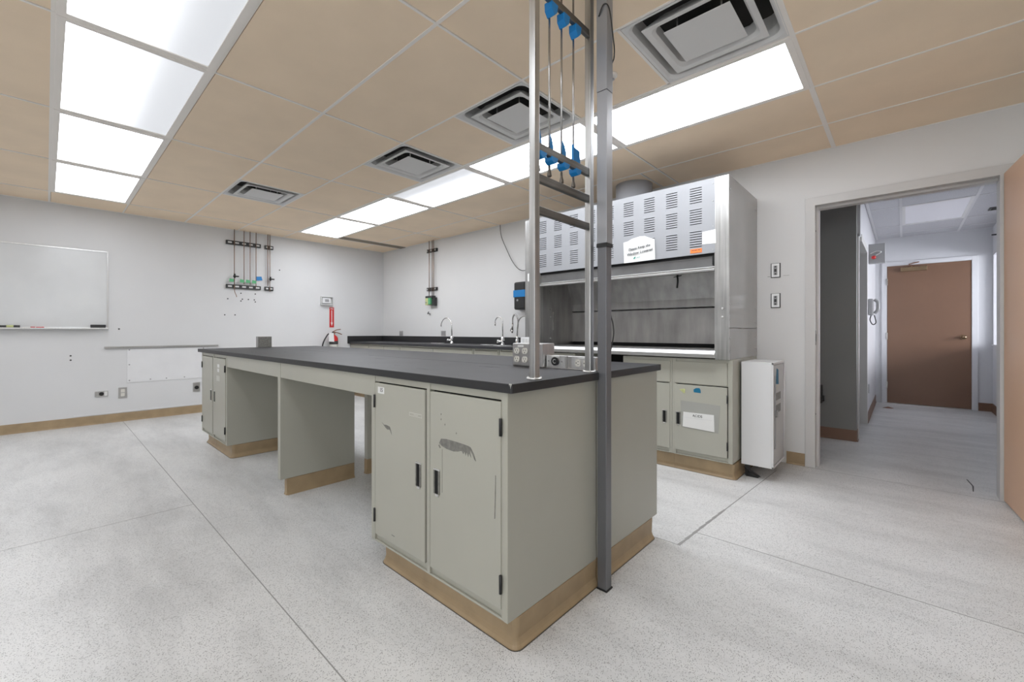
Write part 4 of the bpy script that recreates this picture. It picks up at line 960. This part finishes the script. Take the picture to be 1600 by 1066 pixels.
# hanging cable at the hood
tag(obj('hanging_cable', MB().tube(smoothpath([(-4.04, WY-.02, CEIL), (-4.02, WY-.02, 2.40), (-3.93, WY-.02, 2.22), (-3.80, WY-.03, 2.02), (-3.66, WY-.05, 1.90), (-3.3, WY-.30, 1.84), (-2.93, 3.75, 1.88)]), .004, 8), 'ink'), 'thin black cable drooping from ceiling to the fume hood', 'cable')
# soap dispenser
sdp = thing('soap_dispenser', (-3.64, WY, 1.37), 'black wall dispenser with a blue band, left of the fume hood', 'dispenser')
obj('housing', MB().box(-3.71, -3.52, WY-.11, WY, 1.38, 1.735), 'black', sdp, .02)
obj('blue_band', MB().box(-3.715, -3.515, WY-.114, WY-.02, 1.54, 1.63), 'blue', sdp, .004)
obj('button', MB().cyl((-3.64, WY-.11, 1.50), (-3.64, WY-.118, 1.50), .014, n=14), 'grey', sdp)

# --- gas pipes on the back wall
gp = thing('gas_pipes', (-5.56, WY, 1.5), 'three thin copper gas pipes running down the back wall to small valves', 'pipe')
for z in (2.395, 1.778):
    obj('strut', MB().box(-5.69, -5.43, WY-.028, WY, z-.026, z+.026), 'strut', gp, .002)
for x in (-5.605, -5.525, -5.487): obj('pipe', MB().tube([(x, WY-.04, CEIL), (x, WY-.04, 1.66)], .0055, 10), 'copper', gp)
obj('clamp', MB().box(-5.68, -5.66, WY-.036, WY-.028, 2.38, 2.41).box(-5.58, -5.55, WY-.04, WY-.028, 2.38, 2.41).box(-5.47, -5.45, WY-.036, WY-.028, 2.38, 2.41).box(-5.68, -5.65, WY-.036, WY-.028, 1.765, 1.79).box(-5.47, -5.45, WY-.036, WY-.028, 1.765, 1.79), 'steel_b', gp)
obj('valve_block', MB().box(-5.64, -5.46, WY-.09, WY-.02, 1.63, 1.665, 'strut').box(-5.63, -5.56, WY-.10, WY-.02, 1.52, 1.63, 'yellow').box(-5.555, -5.50, WY-.10, WY-.02, 1.53, 1.63, 'green').box(-5.50, -5.44, WY-.07, WY-.01, 1.51, 1.64, 'strut').cyl((-5.59, WY-.10, 1.56), (-5.59, WY-.12, 1.56), .012, n=12, m='chrome'), None, gp, .003)
hk = thing('wall_hook', (-5.63, WY, 1.38), 'small black hook on the back wall below the gas valves', 'hook')
obj('hook', MB().tube([(-5.665, WY-.004, 1.42), (-5.66, WY-.03, 1.385), (-5.62, WY-.035, 1.39), (-5.60, WY-.02, 1.375)], .007, 8), 'ink', hk)

# --- gas pipe racks on the whiteboard wall
def rack(y0, y1, zs, pipes, label, valve_y):
    r = thing('gas_pipe_rack', (WX, (y0+y1)/2, 1.6), label, 'pipe rack', 'gas pipe racks on the whiteboard wall')
    for z in zs:
        so_ = obj('strut', MB().box(WX, WX+.03, y0, y1, z-.028, z+.028), 'strut', r, .002)
        n = max(2, int((y1-y0)/.085)); sl2 = MB()
        for i in range(n):
            yc = y0+(y1-y0)*(i+.5)/n; sl2.box(WX+.03, WX+.0315, yc-.024 if n > 2 else yc-.015, yc+.024 if n > 2 else yc+.015, z-.011, z+.011)
        obj('slots', sl2, 'paper_d', so_)
    for (y, zb) in pipes: obj('pipe', MB().tube([(WX+.045, y, CEIL), (WX+.045, y, zb)], .0052, 10), 'copper', r)
    obj('valve', MB().cyl((WX+.045, valve_y, 1.86), (WX+.045, valve_y, 1.92), .012, n=12).tube([(WX+.05, valve_y-.02, 1.885), (WX+.06, valve_y+.05, 1.885)], .010, 8), 'black', r)
    return r
r1 = rack(1.712, 2.152, (2.365, 1.742), [(1.806, 1.74), (1.927, 1.78), (2.005, 1.78), (2.082, 1.75)], 'wide rack of four thin gas pipes on the whiteboard wall', 1.81)
obj('pipe_tail', MB().tube(smoothpath([(WX+.045, 1.806, 1.74), (WX+.045, 1.81, 1.67), (WX+.05, 1.83, 1.61), (WX+.05, 1.832, 1.59)]), .005, 8), 'copper', r1)
r2 = rack(2.206, 2.322, (2.36, 1.742), [(2.241, 1.78), (2.268, 1.70)], 'narrow two-pipe gas rack right of the wide one on the whiteboard wall', 2.275)
for y, lb in ((1.77, 'green tape tag left of the first gas pipe'), (1.90, 'green tape tag on the second gas pipe'), (1.975, 'green tape tag on the third gas pipe'), (2.055, 'green tape tag on the fourth gas pipe')):
    tag(obj('green_tape_tag', MB().prism([(WX+.052, y-.028, 1.805), (WX+.052, y+.026, 1.80), (WX+.053, y+.03, 1.842), (WX+.052, y-.024, 1.85)], (.0012, 0, 0)), 'green'), lb, 'tape tag', 'green tape tags on the gas pipes')
tag(obj('blue_note', MB().prism([(WX+.01, 2.100, 1.853), (WX+.012, 2.178, 1.860), (WX+.006, 2.166, 1.917), (WX+.006, 2.092, 1.910)], (.0012, 0, 0)), 'blue'), 'square blue note on the wall beside the gas pipes', 'note')
holes = [(1.737, 1.564), (1.90, 1.652), (2.085, 1.652), (1.90, 1.54), (2.085, 1.536), (1.70, 1.335), (1.826, 1.337), (1.918, 1.567), (1.995, 1.567), (2.072, 1.565), (2.417, 2.04), (.19, .82), (.19, .77), (.60, 1.13)]
h0 = None
for i, (y, z) in enumerate(holes):
    if h0 is None:
        h0 = obj('wall_anchor', MB().cyl((WX, y, z), (WX+.004, y, z), .009, n=12), 'ink'); hl = Vector(h0.location); hy0, hz0 = y, z; o = h0
    else:
        o = h0.copy(); C.objects.link(o); o.location = hl+Vector((0, y-hy0, z-hz0))
    tag(o, 'dark screw anchor in the wall below the gas pipe racks' if i < 10 else 'dark screw anchor in the whiteboard wall', 'wall anchor', 'screw anchors left in the whiteboard wall')

# --- thermostat in its clear guard, extinguisher sign, extinguisher
th = thing('thermostat', (WX, 3.135, 1.53), 'white thermostat in a clear guard on the left wall', 'thermostat')
obj('guard', MB().box(WX, WX+.05, 3.036, 3.048, 1.532, 1.675).box(WX, WX+.05, 3.222, 3.234, 1.532, 1.675).box(WX, WX+.05, 3.048, 3.222, 1.532, 1.545).box(WX, WX+.05, 3.048, 3.222, 1.662, 1.675).box(WX, WX+.008, 3.048, 3.222, 1.545, 1.662), 'paper_d', th, .003)
tb = obj('housing', MB().box(WX+.008, WX+.038, 3.06, 3.19, 1.565, 1.655), 'white', th, .004)
obj('display', MB().box(WX+.038, WX+.0395, 3.10, 3.165, 1.588, 1.632), 'grey', tb)
sg = MB().box(WX, WX+.003, 3.190, 3.266, 1.168, 1.503, 'red')
def sgp(pts): sg.prism([(WX+.003, a, b_) for a, b_ in pts], (.0008, 0, 0), 'paper')
sgp([(3.222, 1.455), (3.234, 1.455), (3.234, 1.25), (3.246, 1.25), (3.228, 1.19), (3.210, 1.25), (3.222, 1.25)])
so = obj('extinguisher_sign', sg, None); tag(so, 'tall red FIRE arrow sign above the extinguisher', 'sign')
obj('lettering', text_mb('FIRE', .026, (WX+.004, 3.228, 1.478), (0, 1, 0), (0, 0, 1), 'paper', bold=True), None, so)
fe = thing('fire_extinguisher', (WX+.10, 3.21, .55), 'fire extinguisher with white tag and black hose on the left wall', 'fire extinguisher')
ex, ey = WX+.10, 3.215
obj('cylinder', MB().lathe((ex, ey, .56), [(.055, 0), (.066, .01), (.068, .03), (.068, .425), (.055, .455), (.028, .475), (.024, .485)], 28), 'red', fe)
obj('label', MB().lathe((ex, ey, .80), [(.0685, 0), (.0688, .001), (.0688, .085), (.0685, .086)], 28), 'smudge', fe)
obj('label', MB().lathe((ex, ey, .887), [(.0685, 0), (.0688, .001), (.0688, .055), (.0685, .056)], 28), 'ink', fe)
obj('valve', MB().cyl((ex, ey, 1.04), (ex, ey, 1.08), .018, n=14).box(ex-.012, ex+.012, ey-.02, ey+.03, 1.07, 1.095), 'rust', fe, .002)
obj('lever', MB().tube(smoothpath([(ex, ey-.01, 1.095), (ex, ey+.05, 1.125), (ex, ey+.12, 1.135)]), .007, 8), 'rust', fe)
obj('lever', MB().tube(smoothpath([(ex, ey, 1.085), (ex, ey+.06, 1.08), (ex, ey+.14, 1.05)]), .007, 8), 'rust', fe)
obj('gauge', MB().cyl((ex+.012, ey-.02, 1.085), (ex+.02, ey-.02, 1.085), .015, n=16), 'ink', fe)
obj('hose', MB().tube(smoothpath([(ex, ey-.02, 1.07), (ex+.01, ey-.09, 1.06), (ex+.03, ey-.15, .99), (ex+.03, ey-.19, .90), (ex+.02, ey-.20, .80)]), .011, 10), 'black', fe)
obj('tag', MB().prism([(ex+.075, ey-.115, .935), (ex+.075, ey-.025, .93), (ex+.06, ey-.027, 1.075), (ex+.06, ey-.105, 1.08)], (.0012, 0, 0)), 'paper', fe)
obj('bracket', MB().box(WX, WX+.035, ey-.03, ey+.03, .8, .98), 'strut', fe)

# --- whiteboard and what lies in its tray
wbd = thing('whiteboard', (WX, -.4, 1.13), 'large whiteboard with aluminium frame and pen tray on the left wall', 'whiteboard')
obj('surface', MB().box(WX, WX+.012, -1.90, .495, 1.145, 2.045), 'board', wbd)
obj('frame', MB().box(WX, WX+.018, -1.91, .505, 2.043, 2.057).box(WX, WX+.018, .491, .505, 1.135, 2.043).box(WX, WX+.018, -1.91, -1.896, 1.135, 2.043).box(WX, WX+.018, -1.896, .491, 1.135, 1.148), 'steel_b', wbd, .002)
obj('pen_tray', MB().box(WX, WX+.075, -1.85, .500, 1.128, 1.134).box(WX+.071, WX+.075, -1.85, .500, 1.134, 1.143), 'steel_b', wbd, .001)
er = thing('board_eraser', (WX+.045, .415, 1.134), 'dark grey board eraser at the right end of the whiteboard tray', 'eraser')
obj('felt', MB().box(WX+.022, WX+.066, .352, .478, 1.1345, 1.152), 'ink', er, .003)
obj('back', MB().box(WX+.020, WX+.068, .350, .480, 1.152, 1.180), 'strut', er, .004)
def marker(y, col, body, label, ln=.115, r=.0085):
    t_ = thing('marker_pen', (WX+.045, y, 1.1345), label, 'marker', 'markers in the whiteboard tray')
    obj('barrel', MB().cyl((WX+.045, y-ln*.5, 1.1345+r), (WX+.045, y+ln*.2, 1.1345+r), r, n=14), body, t_)
    obj('cap', MB().cyl((WX+.045, y+ln*.2, 1.1345+r), (WX+.045, y+ln*.5, 1.1345+r), r*1.12, n=14), col, t_)
    return t_
mk1 = marker(-.26, 'ink', 'ink', 'thick dark and yellow marker at the left of the whiteboard tray', .14, .016)
obj('sleeve', MB().cyl((WX+.045, -.285, 1.1345+.016), (WX+.045, -.235, 1.1345+.016), .0175, n=16), 'yellow', mk1, label='yellow sleeve round the marker')
marker(-.14, 'red', 'paper', 'first thin marker with a red cap in the whiteboard tray', .12)
marker(-.045, 'red', 'red', 'short red marker in the whiteboard tray', .06)
tag(obj('wall_rail', MB().box(WX, WX+.022, .470, 1.62, .893, .918).box(WX+.022, WX+.026, .470, 1.62, .909, .918), 'steel_box', None, .001), 'thin horizontal metal rail on the wall right below the whiteboard', 'rail')
wp = thing('wall_panel', (WX, 1.1, .49), 'white screwed-on wall panel below the thin metal rail', 'panel')
obj('panel', MB().box(WX, WX+.006, .675, 1.60, .470, .885), 'wpanel', wp, .001)
scr = MB()
for y, z in ((.694, .872), (.694, .69), (.694, .495), (.895, .495), (1.054, .495), (1.242, .495), (1.45, .495), (1.45, .872)): scr.cyl((WX+.006, y, z), (WX+.009, y, z), .008, n=10)
obj('screw', scr, 'grey', wp)
def wplate(y0, y1, z0, z1, label, kind):
    s = thing('wall_outlet', (WX, (y0+y1)/2, z0), label, 'outlet', 'steel outlet plates low on the whiteboard wall')
    obj('plate', MB().box(WX, WX+.012, y0, y1, z0, z1), 'steel_box', s, .002)
    yc = (y0+y1)/2; zc = (z0+z1)/2
    if kind == 'round': obj('socket', MB().cyl((WX+.012, yc, zc-.005), (WX+.022, yc, zc-.005), .024, n=20), 'black', s)
    elif kind == 'wide':
        obj('socket', MB().cyl((WX+.012, yc, zc), (WX+.022, yc, zc), .021, n=20), 'black', s); obj('label_strip', MB().box(WX+.012, WX+.0135, yc+.025, y1-.006, z0+.006, z1-.006), 'paper', s)
    else: obj('socket', MB().box(WX+.012, WX+.015, y0+.02, y1-.02, z0+.02, zc-.004).box(WX+.012, WX+.015, y0+.02, y1-.02, zc+.004, z1-.02), 'plastic', s, .001)
wplate(.388, .502, .325, .388, 'wide outlet plate with round black socket, leftmost of the low outlets', 'wide')
wplate(.595, .672, .288, .415, 'upright duplex outlet plate, middle of the three low outlets', 'duplex')
wplate(1.336, 1.412, .286, .412, 'outlet plate with round black socket beside the far bench cabinet', 'round')

# ================================================================== CORRIDOR THINGS
ph = thing('wall_phone', (CXL, 6.9, 1.30), 'grey wall telephone with hanging cord in the corridor', 'telephone')
obj('base', MB().box(CXL, CXL+.05, 6.80, 7.0, 1.30, 1.50), 'grey', ph, .012)
obj('handset', MB().tube(smoothpath([(CXL+.06, 6.84, 1.32), (CXL+.09, 6.84, 1.36), (CXL+.095, 6.84, 1.41), (CXL+.09, 6.84, 1.46), (CXL+.06, 6.84, 1.49)]), .018, 10), 'grey', ph)
obj('cord', MB().tube(smoothpath([(CXL+.03, 6.84, 1.30), (CXL+.02, 6.84, 1.24), (CXL+.045, 6.84, 1.185), (CXL+.075, 6.84, 1.21), (CXL+.06, 6.84, 1.30)]), .006, 8), 'strut', ph)
fa = thing('alarm_box', (-.24, 7.0, 1.94), 'grey metal alarm box with a small red lamp, high in the corridor', 'alarm')
obj('box', MB().box(CXL, -.164, 6.96, 7.05, 1.95, 2.19), 'grey', fa, .003)
obj('lamp', MB().lathe((-.27, 6.945, 2.0), [(.012, 0), (.022, .01), (.022, .03), (.012, .04)], 14), 'red', fa)
obj('bell_arm', MB().tube(smoothpath([(-.30, 6.95, 2.07), (-.24, 6.93, 2.09), (-.20, 6.95, 2.08), (-.25, 6.94, 2.04)]), .006, 8), 'steel_b', fa)
bb = thing('black_wall_box', (-.62, 5.46, .34), 'black box low on the dark wall end, just inside the doorway', 'box')
obj('body', MB().box(-.70, -.615, 5.38, 5.46, .36, .55), 'black', bb, .01)
obj('knob', MB().cyl((-.625, 5.42, .41), (-.60, 5.42, .41), .03, n=14), 'black', bb)
tag(obj('light_switch', MB().box(CXL, CXL+.006, 6.92, 6.99, .33, .44), 'grey', None, .001), 'tiny outlet plate low on the left corridor wall', 'outlet')
tag(obj('leaf_litter', MB().prism([(-.22, 8.15, .001), (-.15, 8.12, .002), (-.10, 8.16, .001), (-.16, 8.22, .012)], (0, 0, .003)), 'rust'), 'dry leaf on the corridor floor near the brown door', 'leaf')
tag(obj('floor_scuff', MB().prism([(.345, 4.62, .0003), (.352, 4.62, .0003), (.37, 4.45, .0003), (.358, 4.30, .0003), (.352, 4.30, .0003), (.362, 4.45, .0003)], (0, 0, .0005)), 'ink'), 'thin curved black scuff on the floor in the doorway', 'scuff mark')
tag(obj('door_coordinator', MB().box(CXR-.09, CXR, 7.98, 8.0, 2.30, 2.315), 'black'), 'small black bracket high on the right corridor wall', 'bracket')
